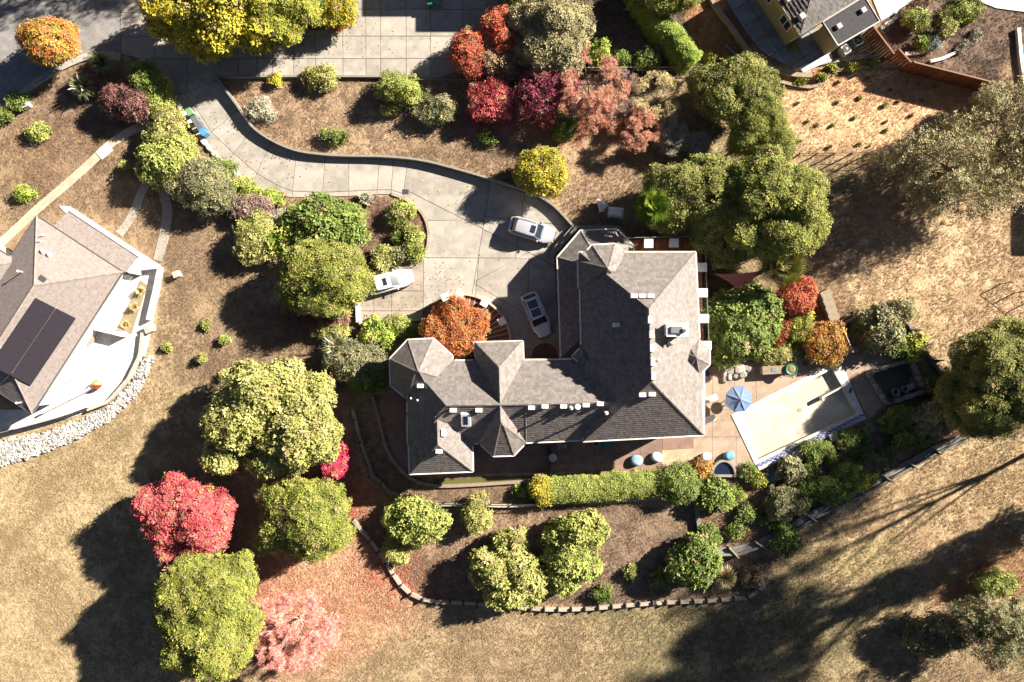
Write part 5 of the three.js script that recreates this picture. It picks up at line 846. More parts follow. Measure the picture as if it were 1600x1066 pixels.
    if (c.rails) mesh('roof_rail', new G().tube([V(r0 + 0.1, yr + 0.06, s * hr * 0.9), V(r1 - 0.1, yr + 0.06, s * hr * 0.93)], 0.022, 6), M.black, o);
    for (const e of [0.31, -0.30]) { const w = mesh('wheel', new THREE.CylinderGeometry(0.33, 0.33, 0.22, 24).rotateX(Math.PI / 2).translate(e * L, 0.33, s * (Wd / 2 - 0.13)), M.rubber, o); mesh('rim', new THREE.CylinderGeometry(0.21, 0.21, 0.23, 16).rotateX(Math.PI / 2).translate(e * L, 0.33, s * (Wd / 2 - 0.13)), M.steel, w); }
  }
  mesh('bumper', new RoundedBoxGeometry(0.2, 0.2, Wd * 0.72, 2, 0.06).translate(L / 2 - 0.04, 0.4, 0), c.bump ? M.black : paint, o); mesh('number_plate', new G().box(-L / 2 - 0.01, 0.6, 0, 0.02, 0.12, 0.35), M.whitePaint, o);
  mesh('bonnet_line', new G().tube([V(b1 + 0.03, yb(b1) + 0.02, -hb * 0.8), V(b1 + 0.1, yb(b1) + 0.035, 0), V(b1 + 0.03, yb(b1) + 0.02, hb * 0.8)], 0.015, 5), M.black, o);
  return o;
}
function mergeVerts(g) {                              // smooth shading by averaging normals of points that coincide within 40 degrees
  const p = g.attributes.position, n = g.attributes.normal, map = new Map(), out = new Float32Array(n.count * 3), key = (i) => `${Math.round(p.getX(i) * 500)},${Math.round(p.getY(i) * 500)},${Math.round(p.getZ(i) * 500)}`;
  for (let i = 0; i < p.count; i++) { const k = key(i); (map.get(k) || map.set(k, []).get(k)).push(i); }
  for (const l of map.values()) for (const i of l) { const a = V(n.getX(i), n.getY(i), n.getZ(i)), s = V(0, 0, 0); for (const j of l) { const b = V(n.getX(j), n.getY(j), n.getZ(j)); if (a.dot(b) > 0.7) s.add(b); } s.normalize(); out[i * 3] = s.x; out[i * 3 + 1] = s.y; out[i * 3 + 2] = s.z; }
  g.setAttribute('normal', new THREE.BufferAttribute(out, 3)); return g;
}
const sedanDeck = (t) => t > 0.2 ? lerp(0.93, 0.70, sstep(0.25, 1.05, t)) : t < -0.55 ? lerp(0.96, 0.90, sstep(-0.6, -1, t)) : 0.95;
const suvDeck = (t) => t > 0.25 ? lerp(1.04, 0.84, sstep(0.3, 1.05, t)) : t < -0.8 ? lerp(1.04, 0.86, sstep(-0.85, -1.02, t)) : 1.04;
car(608.5, 440, 0.27, { L: 4.75, W: 1.88, H: 1.42, col: [0.72, 0.72, 0.70], deck: sedanDeck, cab: [-1.95, 0.95, -1.35, 0.2], roofW: 0.36, sun: [[-0.35, 0.75, 0.42, 'sunroof']] }, 'white sedan parked in the bay beside the planted island', 'white_sedan');
car(831, 360, -0.29, { L: 4.8, W: 1.9, H: 1.62, col: [0.50, 0.50, 0.55], metal: 0.3, deck: suvDeck, cab: [-2.1, 1.05, -1.62, 0.45], roofW: 0.385, sun: [[0.1, 0.72, 0.5, 'sunroof']], rails: true, bump: true }, 'silver car with its bonnet pointing at the sloping wall', 'silver_car');
car(838.5, 492, -1.17, { L: 4.75, W: 1.92, H: 1.66, col: [0.52, 0.51, 0.51], metal: 0.3, deck: suvDeck, cab: [-2.15, 1.05, -1.75, 0.4], roofW: 0.395, roofCol: [0.58, 0.58, 0.6], sun: [[-0.2, 0.95, 0.78, 'sunroof'], [-1.1, 0.95, 0.8, 'roof_glass']], rails: true, bump: true }, 'silver car with black pillars and glass roof in the house shadow beside the brick steps', 'silver_car');
console.log('cars ready');

// ------------------------------------------------------------------ vegetation
const PAL = {
  oak: [[0.120, 0.134, 0.026], [0.155, 0.162, 0.034], [0.092, 0.106, 0.021], [0.185, 0.180, 0.044]],
  oakLight: [[0.134, 0.156, 0.024], [0.172, 0.186, 0.030], [0.100, 0.120, 0.020], [0.205, 0.205, 0.042]],
  olive: [[0.205, 0.185, 0.095], [0.255, 0.225, 0.120], [0.150, 0.140, 0.066], [0.310, 0.270, 0.160]],
  sage: [[0.120, 0.125, 0.062], [0.160, 0.155, 0.078], [0.085, 0.090, 0.042]],
  lime: [[0.200, 0.205, 0.055], [0.250, 0.245, 0.075], [0.150, 0.160, 0.038], [0.290, 0.270, 0.100]],
  limeGreen: [[0.175, 0.205, 0.042], [0.230, 0.250, 0.060], [0.125, 0.155, 0.030]],
  yellow: [[0.300, 0.255, 0.018], [0.360, 0.290, 0.022], [0.215, 0.205, 0.020], [0.160, 0.165, 0.018]],
  yellowGreen: [[0.180, 0.200, 0.022], [0.240, 0.235, 0.028], [0.115, 0.140, 0.018]],
  gold: [[0.360, 0.185, 0.030], [0.400, 0.240, 0.040], [0.380, 0.140, 0.040], [0.300, 0.200, 0.030]],
  maple: [[0.370, 0.105, 0.032], [0.420, 0.150, 0.042], [0.310, 0.070, 0.024], [0.340, 0.160, 0.050]],
  red: [[0.420, 0.065, 0.080], [0.480, 0.100, 0.105], [0.330, 0.045, 0.055], [0.520, 0.150, 0.140]],
  hotPink: [[0.480, 0.035, 0.095], [0.400, 0.028, 0.070], [0.560, 0.070, 0.130]],
  redOrange: [[0.420, 0.080, 0.045], [0.460, 0.130, 0.060], [0.330, 0.055, 0.035]],
  crimson: [[0.200, 0.030, 0.062], [0.260, 0.048, 0.085], [0.140, 0.022, 0.042]],
  coral: [[0.480, 0.210, 0.150], [0.520, 0.270, 0.190], [0.420, 0.150, 0.105], [0.480, 0.290, 0.170]],
  salmon: [[0.480, 0.180, 0.160], [0.540, 0.280, 0.240], [0.420, 0.110, 0.100], [0.560, 0.340, 0.280]],
  plum: [[0.115, 0.050, 0.046], [0.150, 0.070, 0.060], [0.080, 0.034, 0.034]],
  mauve: [[0.200, 0.130, 0.120], [0.150, 0.095, 0.085], [0.240, 0.165, 0.145]],
  green: [[0.088, 0.130, 0.022], [0.125, 0.165, 0.030], [0.062, 0.095, 0.018]],
  bright: [[0.160, 0.225, 0.028], [0.220, 0.265, 0.040], [0.110, 0.165, 0.022]],
  grey: [[0.250, 0.240, 0.190], [0.320, 0.300, 0.235], [0.180, 0.175, 0.135]],
  blue: [[0.125, 0.160, 0.150], [0.170, 0.205, 0.190]],
  straw: [[0.380, 0.310, 0.155], [0.300, 0.240, 0.110], [0.440, 0.370, 0.210]],
  pampas: [[0.160, 0.175, 0.085], [0.230, 0.230, 0.125], [0.110, 0.130, 0.055]],
  brown: [[0.190, 0.125, 0.075], [0.140, 0.090, 0.055], [0.240, 0.165, 0.105]],
};
for (const k of Object.keys(PAL)) { const f = ['red', 'hotPink', 'redOrange', 'coral', 'gold', 'maple', 'crimson'].includes(k) ? 1.15 : 1.5; PAL[k] = PAL[k].map((c) => c.map((v) => v * f)); }
const SPRIG = (() => {
  const mk = (n, len, wid, spread, seed, flat = 0.5) => {
    const r = rngOf(seed), g = new G();
    for (let i = 0; i < n; i++) {
      const a = r() * 6.283, d = spread * Math.sqrt(r()), c = V(Math.cos(a) * d, (r() - 0.5) * spread * 0.7, Math.sin(a) * d), t = a + (r() - 0.5) * 2.2, el = (r() - 0.4) * 1.2 * flat;
      const dir = V(Math.cos(t) * Math.cos(el), Math.sin(el), Math.sin(t) * Math.cos(el)), side = V(-Math.sin(t), (r() - 0.5) * 0.9, Math.cos(t)).normalize(), l = len * (0.7 + r() * 0.6), w = wid * (0.7 + r() * 0.6);
      const m = c.clone().addScaledVector(dir, l * 0.45), e = c.clone().addScaledVector(dir, l), up = V(0, w * 0.12, 0);
      g.tri(c, m.clone().addScaledVector(side, w / 2).add(up), e).tri(c, e, m.clone().addScaledVector(side, -w / 2).add(up));
    }
    return g.geo();
  };
  return { broad: mk(9, 0.23, 0.15, 0.20, 3), fine: mk(13, 0.16, 0.075, 0.20, 5), tiny: mk(14, 0.11, 0.05, 0.14, 9), needle: mk(16, 0.24, 0.035, 0.16, 13, 0.9), tuft: mk(12, 0.45, 0.04, 0.06, 17, 1.6) };
})();
let leafCount = 0;
const leafMat = M.leaf;
function scatter(parent, name, geo, list, pal, m = leafMat) {  // list: [x, y, z, nx, ny, nz, scale]
  const im = new THREE.InstancedMesh(geo, m, list.length), m4 = new THREE.Matrix4(), q = new THREE.Quaternion(), q2 = new THREE.Quaternion(), up = V(0, 1, 0), c = new THREE.Color(), nn = V(0, 0, 0);
  list.forEach((l, i) => {
    nn.set(l[3], l[4], l[5]).normalize(); q.setFromUnitVectors(up, nn); q2.setFromAxisAngle(up, R0() * 6.283); q.multiply(q2);
    m4.compose(V(l[0], l[1], l[2]), q, V(l[6], l[6], l[6])); im.setMatrixAt(i, m4);
    const p = l[7] || pal[Math.floor(R0() * pal.length)], k = rnd(0.8, 1.2); im.setColorAt(i, c.setRGB(p[0] * k, p[1] * k * rnd(0.95, 1.05), p[2] * k));
  });
  leafCount += list.length; im.name = name; im.castShadow = im.receiveShadow = true; im.userData = { kind: 'stuff' }; parent.add(im); return im;
}
// crown made of leafy lobes round a centre (local coordinates of the plant)
function crownList(cx, cy, cz, rx, ry, rz, o = {}) {
  const R = Math.sqrt(rx * rz), n = o.lobes2 ?? Math.round(clamp(8 + R * R * 3.3, 8, 95)), lobes = [], list = [], dens = (o.density ?? 52) * 0.84, sc = o.scale ?? 1, sd = R0() * 100, ls = clamp(0.46 - 0.055 * R, 0.19, 0.42) * (o.lobeSize ?? 1);
  const outline = (a) => 0.50 + 1.0 * fbm(Math.cos(a) * 1.7 + sd, Math.sin(a) * 1.7 + sd * 0.7, 3);
  for (let i = 0; i < n; i++) {
    let best = null, bd = -1;
    for (let t = 0; t < 5; t++) {                         // spread the lobes out a little
      const a = R0() * 6.283, u = rnd(o.low ?? -0.25, 1), s = Math.sqrt(Math.max(0, 1 - u * u)), f = (0.92 - ls * 0.55) * Math.pow(R0(), 0.28) * outline(a), p = [Math.cos(a) * s * f, u * f * rnd(0.8, 1.1), Math.sin(a) * s * f];
      const d = Math.min(9, ...lobes.map((l) => Math.hypot(l.u[0] - p[0], l.u[1] - p[1], l.u[2] - p[2]))); if (d > bd) { bd = d; best = p; }
    }
    const lr = ls * rnd(0.6, 1.35); lobes.push({ u: best, x: cx + best[0] * rx, y: cy + best[1] * ry, z: cz + best[2] * rz, r: [lr * rx, Math.max(lr * ry, lr * R * 0.6), lr * rz], tone: R0() });
  }
  for (const l of lobes) {
    const area = 12.57 * Math.pow((Math.pow(l.r[0] * l.r[1], 1.6) + Math.pow(l.r[0] * l.r[2], 1.6) + Math.pow(l.r[1] * l.r[2], 1.6)) / 3, 1 / 1.6), cnt = Math.max(2, Math.round(area * dens / (sc * sc) * 0.8 / 6)), cr = Math.min(0.28, l.r[0] * 0.6) * sc * (o.loose ?? 1.35);
    for (let i = 0; i < cnt; i++) {
      const a = R0() * 6.283, u = rnd(-0.65, 1), s = Math.sqrt(1 - u * u), k = 1.12 - 0.5 * R0() * R0() + 0.3 * (vnoise(a * 1.6 + l.tone * 50, u * 2 + l.tone * 20) - 0.5), d = [Math.cos(a) * s, u, Math.sin(a) * s];
      const x = l.x + d[0] * l.r[0] * k, y = l.y + d[1] * l.r[1] * k, z = l.z + d[2] * l.r[2] * k;
      if (lobes.some((q) => q !== l && ((x - q.x) / q.r[0]) ** 2 + ((y - q.y) / q.r[1]) ** 2 + ((z - q.z) / q.r[2]) ** 2 < 0.5)) continue;
      const tn = clamp(l.tone * 0.45 + R0() * 0.55 - 0.001), m = 4 + Math.floor(R0() * 5), tw = o.pal ? o.pal[Math.floor(tn * o.pal.length)] : null;
      for (let j = 0; j < m; j++) {
        const Y = y + rnd(-0.7, 0.7) * cr; if (Y < (o.floor ?? 0.03)) continue;
        list.push([x + rnd(-1, 1) * cr, Y, z + rnd(-1, 1) * cr, d[0] + rnd(-0.7, 0.7), d[1] + 0.45 + rnd(-0.5, 0.5), d[2] + rnd(-0.7, 0.7), sc * (0.5 + 1.0 * R0() * (0.6 + 0.7 * R0())), R0() < 0.1 ? (R0() < 0.5 ? PAL.brown : PAL.lime)[Math.floor(R0() * 3)] : R0() < 0.72 ? tw : null]);
      }
    }
  }
  return { list, lobes };
}
function trunkOf(o, h, r, lobes, m = M.bark, seed = 1) {
  const g = new G(), bend = rnd(-0.25, 0.25), top = h * 0.95, pts = [], rr = [];
  for (let i = 0; i <= 5; i++) { const t = i / 5; pts.push(V(bend * Math.sin(t * 3) * 0.5, -0.25 + (top + 0.25) * t, bend * t * 0.4)); rr.push(r * (1 - 0.6 * t) * (i ? 1 : 1.5)); }
  g.tube(pts, rr, 7); const tr = mesh('trunk', g, m, o), lim = lobes.slice().sort((a, b) => a.y - b.y).filter((_, i) => i % 2 === 0).slice(0, 9);
  for (const l of lim) { const s = pts[2 + Math.floor(R0() * 3)].clone(), e = V(l.x, l.y, l.z), md = s.clone().lerp(e, 0.55).add(V(rnd(-0.2, 0.2), 0.25, rnd(-0.2, 0.2))); mesh('limb', new G().tube([s, md, e], [r * 0.42, r * 0.26, r * 0.09], 5), m, tr); }
}
// u, v and the half sizes are what the photograph shows of the crown; h is the plant's height in metres
function plant(u, v, pu, pv, h, pal, label, o = {}) {
  const isTree = o.tree ?? h > 3.2, ry = isTree ? Math.min(h * 0.40, Math.max(pu, pv) / PPM * (o.flat ?? 0.85)) : h * 0.55, cy = isTree ? h - ry : h * 0.45, k = (CAM_H - cy) / CAM_H / PPM;
  const [x, z] = W(u, v, cy), g = thing(o.name || (isTree ? 'tree' : 'shrub'), label, o.cat || (isTree ? 'tree' : 'shrub'), [x, H(x, z), z], 0, o.group);
  const type = o.sprig || 'fine', C = { list: [], lobes: [] };
  for (const [du, dv, su, sv, dh] of o.subs ? o.subs.map((q) => [q[0] - u, q[1] - v, q[2], q[3], q[4] ?? 0]) : [[0, 0, pu, pv, 0]]) {
    const c = crownList(du * k, cy + dh, dv * k, su * k * 1.04, Math.min(ry, Math.max(su, sv) * k * (isTree ? 0.85 : 1)), sv * k * 1.04, { ...o, pal: PAL[pal], low: isTree ? -0.3 : 0.0, density: (o.density ?? 52) * (type === 'broad' ? 0.8 : type === 'tiny' ? 1.5 : 1) });
    C.list.push(...c.list); C.lobes.push(...c.lobes);
  }
  if (isTree) trunkOf(g, cy, o.trunk ?? clamp(h * 0.024, 0.08, 0.32), C.lobes, o.bark || M.bark); else { const st = new G(); for (let i = 0; i < 5; i++) { const a = i * 1.257 + rnd(0, 0.5), l = C.lobes[i % C.lobes.length]; st.tube([V(Math.cos(a) * 0.05, -0.1, Math.sin(a) * 0.05), V(l.x * 0.8, l.y * 0.8 + 0.05, l.z * 0.8)], [0.035, 0.012], 4); } mesh('stem', st, M.bark, g); }
  scatter(g, isTree ? 'crown' : 'foliage', SPRIG[type], C.list, PAL[pal]); return g;
}
const pinkBark = mat([0.50, 0.36, 0.31], { map: 'wood', size: 0.8 });
// a bare or thinly leaved tree of forking branches
function bareTree(u, v, pr, h, pal, label, o = {}) {
  const cy = h * 0.6, k = (CAM_H - cy) / CAM_H / PPM, [x, z] = W(u, v, cy), g = thing(o.name || 'bare_tree', label, o.cat || 'tree', [x, H(x, z), z]), R = pr * k, tips = [], br = new G(), m = o.bark || M.paleBark;
  mesh('trunk', new G().tube([V(0, -0.2, 0), V(0.05, h * 0.22, 0.03)], [0.03 * h * 0.9, 0.02 * h * 0.9], 7), m, g);
  const grow = (p, d, len, r, n) => {
    const e = p.clone().addScaledVector(d, len), md = p.clone().lerp(e, 0.5).add(V(rnd(-0.08, 0.08) * len, rnd(0, 0.1) * len, rnd(-0.08, 0.08) * len)); br.tube([p, md, e], [r, r * 0.8, r * 0.62], n > 2 ? 5 : 3);
    for (let i = 1; i <= 5; i++) tips.push([p.clone().lerp(e, i / 5), n]); if (n === 0) return;
    const c = 2 + (R0() < 0.55 ? 1 : 0); for (let i = 0; i < c; i++) grow(e, d.clone().add(V(rnd(-0.75, 0.75), rnd(-0.25, 0.45), rnd(-0.75, 0.75))).normalize(), len * rnd(0.62, 0.82), r * 0.62, n - 1);
  };
  const n0 = o.limbs ?? 6; for (let i = 0; i < n0; i++) { const a = i / n0 * 6.283 + rnd(-0.3, 0.3); grow(V(0.05, h * rnd(0.14, 0.24), 0.03), V(Math.cos(a) * 0.85, rnd(0.45, 1.0), Math.sin(a) * 0.85).normalize(), R * 0.42, 0.012 * h * (o.thin ?? 1), o.depth ?? 5); }
  mesh('branches', br, m, g);
  if (pal) { const L = []; for (const [p, n] of tips) if (n < 3 && R0() < 0.45) for (let i = 0; i < (o.leaves ?? 3); i++) L.push([p.x + rnd(-0.22, 0.22), p.y + rnd(-0.12, 0.15), p.z + rnd(-0.22, 0.22), rnd(-1, 1), 1, rnd(-1, 1), rnd(0.4, 0.75)]); scatter(g, 'crown', SPRIG[o.sprig || 'tiny'], L, PAL[pal]); }
  return g;
}
// arching grass or yucca clump
function clump(u, v, r, h, pal, label, o = {}) {
  const [x, z] = W(u, v, h * 0.5), R = r / PPM, g = thing(o.name || 'grass_clump', label, o.cat || 'grass clump', [x, H(x, z), z], 0, o.group), n = o.n ?? 260, b = new G(), P = PAL[pal], w = o.w ?? 0.035;
  for (let i = 0; i < n; i++) {
    const a = R0() * 6.283, s = rnd(0.35, 1.08), L = R * s, hh = h * rnd(0.6, 1.1), c = P[Math.floor(R0() * P.length)], k = rnd(0.8, 1.2), col = [c[0] * k, c[1] * k, c[2] * k], pt = (t) => V(Math.cos(a) * L * t, hh * (o.stiff ? t * (1.2 - s * 0.7) : 2.1 * t * (1 - t * 0.72 * s)), Math.sin(a) * L * t), sd = V(-Math.sin(a), 0, Math.cos(a)).multiplyScalar(w * rnd(0.7, 1.3));
    const A = pt(0), B = pt(0.35), C = pt(0.7), D = pt(1); b.quad(A.clone().addScaledVector(sd, -1), A.clone().add(sd), B.clone().add(sd), B.clone().addScaledVector(sd, -1), col).quad(B.clone().addScaledVector(sd, -1), B.clone().add(sd), C.clone().addScaledVector(sd, 0.8), C.clone().addScaledVector(sd, -0.8), col).tri(C.clone().addScaledVector(sd, -0.8), C.clone().addScaledVector(sd, 0.8), D, col);
  }
  stuff(mesh('blades', b, o.mat || clumpMat, g));
  if (o.plumes) for (let i = 0; i < o.plumes; i++) { const a = R0() * 6.283, d = R * rnd(0.1, 0.55); mesh('plume', new G().tube([V(Math.cos(a) * d * 0.3, 0.3, Math.sin(a) * d * 0.3), V(Math.cos(a) * d, h * 1.15, Math.sin(a) * d), V(Math.cos(a) * d * 1.5, h * 1.35, Math.sin(a) * d * 1.5)], [0.02, 0.07, 0.02], 5), plumeMat, g); }
  return g;
}
const clumpMat = new THREE.MeshStandardMaterial({ color: 0xffffff, vertexColors: true, roughness: 0.8, side: THREE.DoubleSide }), plumeMat = mat([0.62, 0.56, 0.44]);
// fan palm: petioles that end in pleated fans
function palm(u, v, r, h, pal, label) {
  const [x, z] = W(u, v, h), g = thing('fan_palm', label, 'palm', [x, H(x, z), z]), R = r / PPM * (CAM_H - h) / CAM_H, P = PAL[pal];
  mesh('trunk', new G().tube([V(0, -0.2, 0), V(0, h * 0.5, 0), V(0, h - 0.1, 0)], [0.24, 0.18, 0.2], 9), M.bark, g);
  for (let f = 0; f < 26; f++) {
    const a = f * 2.399, el = lerp(1.25, -0.45, f / 26), L = R * 0.55, d = V(Math.cos(a) * Math.cos(el), Math.sin(el), Math.sin(a) * Math.cos(el)), e = V(0, h, 0).addScaledVector(d, L), s = V(-Math.sin(a), 0, Math.cos(a)), up = s.clone().cross(d).normalize().multiplyScalar(-1), b = new G(), c0 = P[Math.floor(R0() * P.length)];
    b.tube([V(0, h - 0.05, 0), e], [0.03, 0.018], 4, c0);
    for (let k = -8; k <= 8; k++) { const t = k / 8 * 1.75, q = d.clone().multiplyScalar(Math.cos(t)).addScaledVector(s, Math.sin(t)), w = s.clone().multiplyScalar(Math.cos(t)).addScaledVector(d, -Math.sin(t)).multiplyScalar(0.055), kk = rnd(0.8, 1.15), col = c0.map((z2) => z2 * kk), l = R * 0.62 * (1 - 0.25 * Math.abs(k) / 8) * rnd(0.9, 1.1), m1 = e.clone().addScaledVector(q, l * 0.5), tip = e.clone().addScaledVector(q, l).add(V(0, -l * 0.22, 0)); b.quad(e, m1.clone().addScaledVector(w, -1).addScaledVector(up, 0.02), tip, m1.clone().add(w).addScaledVector(up, -0.02), col); }
    mesh('frond', b, clumpMat, g);
  }
}
// hedge clipped along a path
function hedge(px, w, h, pal, label, o = {}) {
  const path = resample(WP(px, h * 0.6), 0.3), g = thing('hedge', label, 'hedge'), L = [], P = PAL[pal], st = new G();
  path.forEach((p, i) => {
    const a = path[Math.max(0, i - 1)], b = path[Math.min(path.length - 1, i + 1)], dx = b[0] - a[0], dz = b[1] - a[1], l = Math.hypot(dx, dz) || 1, n = [-dz / l, dx / l], y0 = H(...p), wob = 1 + 0.35 * (fbm(i * 0.22 + (o.seed || 0), 3, 3) - 0.5) * 2 * (o.wild ?? 0.5), gap = o.gaps && vnoise(i * 0.35 + 2.2, 8) < o.gaps;
    if (i % 4 === 0) st.tube([V(p[0], y0 - 0.1, p[1]), V(p[0] + rnd(-0.1, 0.1), y0 + h * 0.7, p[1])], [0.05, 0.02], 4);
    const c = Math.round((w + 2 * h) * 0.3 * (o.density ?? 60) * (gap ? 0.35 : 1));
    for (let k = 0; k < c; k++) { const t = R0() * 3.14159, s = 0.82 + 0.25 * R0(), cx = Math.cos(t) * w / 2 * wob * s, cyy = (0.25 + 0.75 * Math.pow(Math.sin(t), 0.6)) * h * s * (0.85 + 0.3 * vnoise(i * 0.2, t * 2)); L.push([p[0] + n[0] * cx + rnd(-0.18, 0.18), y0 + cyy * (R0() < 0.3 ? R0() : 1), p[1] + n[1] * cx + rnd(-0.18, 0.18), n[0] * Math.cos(t) + rnd(-0.5, 0.5), Math.sin(t) + 0.4, n[1] * Math.cos(t) + rnd(-0.5, 0.5), rnd(0.7, 1.2)]); }
  });
  mesh('stem', st, M.bark, g); scatter(g, 'foliage', SPRIG[o.sprig || 'fine'], L, P); return g;
}

// ---- trees of the left side
plant(76, 72, 42, 32, 4.2, 'gold', 'small orange and gold tree at the road kerb', { density: 70 });
plant(330, 28, 94, 52, 7.5, 'yellow', 'large bright yellow tree overhanging the concrete approach', { sprig: 'broad', subs: [[285, 22, 52, 50], [350, 28, 56, 48], [395, 40, 40, 34, -0.6], [320, 62, 34, 16, -1]] });
plant(440, 12, 56, 46, 6.5, 'yellowGreen', 'yellow green tree next to the large bright yellow tree', { sprig: 'fine' });
plant(528, 16, 26, 24, 3.4, 'yellow', 'small yellow green tree at the rounded end of the upper bed', { sprig: 'fine' });
plant(525, 40, 12, 5, 0.7, 'maple', 'low rusty orange plant on the rim of the upper bed');
plant(490, 2, 22, 26, 4, 'green', 'dark green tree between the two yellow green trees');
plant(203, 160, 38, 27, 2.8, 'plum', 'dark plum coloured bush on the shaded bank', { density: 70 });
plant(232, 128, 24, 20, 2.6, 'green', 'dark green bush between plum bush and driveway');
plant(248, 152, 22, 30, 2.4, 'limeGreen', 'yellow green bush at the driveway mouth beside the plum bush');
clump(130, 136, 22, 1.6, 'pampas', 'pampas grass clump on the shaded bank with cream plumes', { plumes: 5, n: 420 });
clump(158, 98, 20, 1.7, 'pampas', 'pampas grass clump at the kerb next to white rocks', { plumes: 4, n: 420 });
plant(60, 206, 17, 10, 0.8, 'limeGreen', 'low pale green plant with a long shadow below the road box', { density: 40 });
plant(30, 158, 16, 10, 0.8, 'green', 'low dark groundcover plant along the road kerb');
plant(4, 178, 10, 10, 0.7, 'green', 'small green plant at the kerb end');
plant(38, 303, 13, 8, 0.7, 'bright', 'bright green seedling on the slope above the drain ditch');
plant(262, 206, 32, 30, 2.4, 'lime', 'pale lime bush beside the row of bins', { density: 46 });
plant(262, 252, 42, 36, 3.0, 'limeGreen', 'big rounded lime bush below the bins with gravel path behind', { sprig: 'broad' });
plant(290, 238, 18, 24, 1.8, 'lime', 'narrow lime bush squeezed against the white stone border');
plant(318, 290, 44, 38, 3.1, 'sage', 'olive green bush where the gravel path ends', { density: 50 });
plant(352, 262, 14, 12, 1.0, 'green', 'small green shrub touching the white stone border');
plant(370, 292, 24, 10, 0.9, 'limeGreen', 'low green shrub strip under the stone border');
plant(412, 306, 30, 9, 0.8, 'bright', 'long low bright shrub where the stone border ends');
plant(395, 326, 32, 18, 1.6, 'mauve', 'mauve brown shrub in the bed below the stone border', { density: 60 });
plant(408, 372, 32, 36, 2.4, 'lime', 'lime bush next to the large glossy green shrub');
plant(440, 345, 16, 16, 1.2, 'grey', 'pale silver shrub pressed into the large glossy green shrub');
plant(512, 352, 70, 46, 3.0, 'green', 'large glossy green shrub filling the driveway bed', { sprig: 'broad', lobes: 40, density: 62 });
plant(450, 375, 30, 28, 2.2, 'bright', 'bright green shrub below the large glossy shrub', { sprig: 'broad' });
plant(508, 434, 62, 50, 5.2, 'oakLight', 'rounded olive green tree behind the white sedan', { density: 56, loose: 1.6, subs: [[490, 425, 46, 40], [525, 440, 44, 42], [500, 470, 44, 22, -0.6], [465, 445, 28, 30, -0.5]] });
plant(440, 405, 22, 12, 0.9, 'mauve', 'low mauve shrub under the olive green tree', {});
plant(500, 495, 46, 14, 1.3, 'plum', 'shaded plum shrub under the olive green tree', {});
plant(626, 334, 20, 19, 1.2, 'limeGreen', 'round green shrub at the top of the planted island');
plant(650, 382, 13, 30, 1.1, 'limeGreen', 'long green shrub along the rim of the planted island');
plant(600, 403, 16, 15, 1.0, 'lime', 'pale lime round shrub beside the white sedan');
plant(622, 370, 9, 8, 0.7, 'green', 'small green shrub in the middle of the planted island');
plant(626, 397, 13, 11, 0.9, 'sage', 'small grey green shrub in the shade inside the planted island', { density: 40 });
plant(570, 310, 10, 7, 0.6, 'grey', 'small silver shrub at the island end beside the driveway joint');
clump(527, 545, 30, 1.6, 'pampas', 'pale plumed grass clump beside the left turret', { plumes: 9, n: 420 });
plant(556, 566, 42, 30, 2.2, 'sage', 'sage green bush below the pale plumed grass', { density: 44 });
plant(572, 596, 26, 18, 2.0, 'green', 'dark shrub in the shadow of the left turret');
plant(592, 518, 24, 20, 1.4, 'bright', 'bright green leafy shrub below the parking bay', { sprig: 'broad' });
plant(618, 508, 16, 10, 1.0, 'limeGreen', 'small lime shrub against the low cream wall');
plant(632, 518, 20, 10, 0.7, 'green', 'low dark green mat between lime shrub and orange maple');
plant(520, 512, 28, 14, 1.0, 'lime', 'low lime shrub at the foot of the olive green tree', {});
plant(706, 518, 51, 40, 3.3, 'maple', 'orange red maple standing inside the curved brick steps', { density: 78, lobes: 40 });
plant(718, 556, 24, 8, 0.8, 'limeGreen', 'low lime shrub between the orange maple and the house');
for (const [u, v, lab] of [[219, 455, 'straw tuft at the top of the white patio planting strip'], [210, 480, 'straw tuft in the middle of the white patio planting strip'], [197, 508, 'straw tuft at the bottom of the white patio planting strip']]) clump(u, v, 9, 0.7, 'straw', lab, { n: 120, name: 'straw_tuft' });
// slope seedlings
for (const [u, v] of [[262, 543], [315, 561], [350, 588], [322, 508], [352, 532], [245, 205], [195, 258]]) plant(u, v, rnd(4.5, 8), rnd(4, 6), rnd(0.4, 0.7), 'limeGreen', 'small bright green seedling on the brown slope', { group: 'seedlings on the brown slope', density: 40, name: 'seedling' });

// ---- lower left trees
plant(424, 660, 100, 84, 6.8, 'lime', 'large pale lime tree left of the terrace wall', { sprig: 'broad', density: 56, subs: [[425, 628, 66, 50], [372, 660, 42, 44], [345, 705, 24, 34, -1], [466, 684, 54, 46], [480, 615, 32, 32, -0.5], [415, 725, 34, 20, -1.2]] });
plant(523, 717, 22, 21, 2.3, 'hotPink', 'small hot pink bush at the foot of the lime tree', { density: 70 });
plant(476, 810, 72, 62, 6.2, 'oakLight', 'rounded green tree above the red leaf litter', { density: 56, loose: 1.6, subs: [[465, 795, 54, 44], [495, 820, 50, 44], [440, 830, 34, 34, -0.6], [505, 780, 30, 26, -0.5]] });
plant(285, 815, 68, 74, 6.2, 'red', 'pinkish red autumn tree on the dry meadow', { density: 56, lobeSize: 0.85, subs: [[272, 800, 54, 50], [310, 825, 44, 46], [275, 858, 30, 34, -0.6], [330, 790, 26, 26, -0.8], [240, 785, 26, 26, -0.8]] });
plant(326, 965, 78, 100, 8.6, 'oakLight', 'tall green oak beside the bare pink tree', { density: 58, subs: [[320, 925, 62, 58], [340, 985, 62, 56], [305, 1020, 54, 44, -0.6], [275, 965, 32, 50, -0.8], [365, 905, 28, 30, -0.6]] });
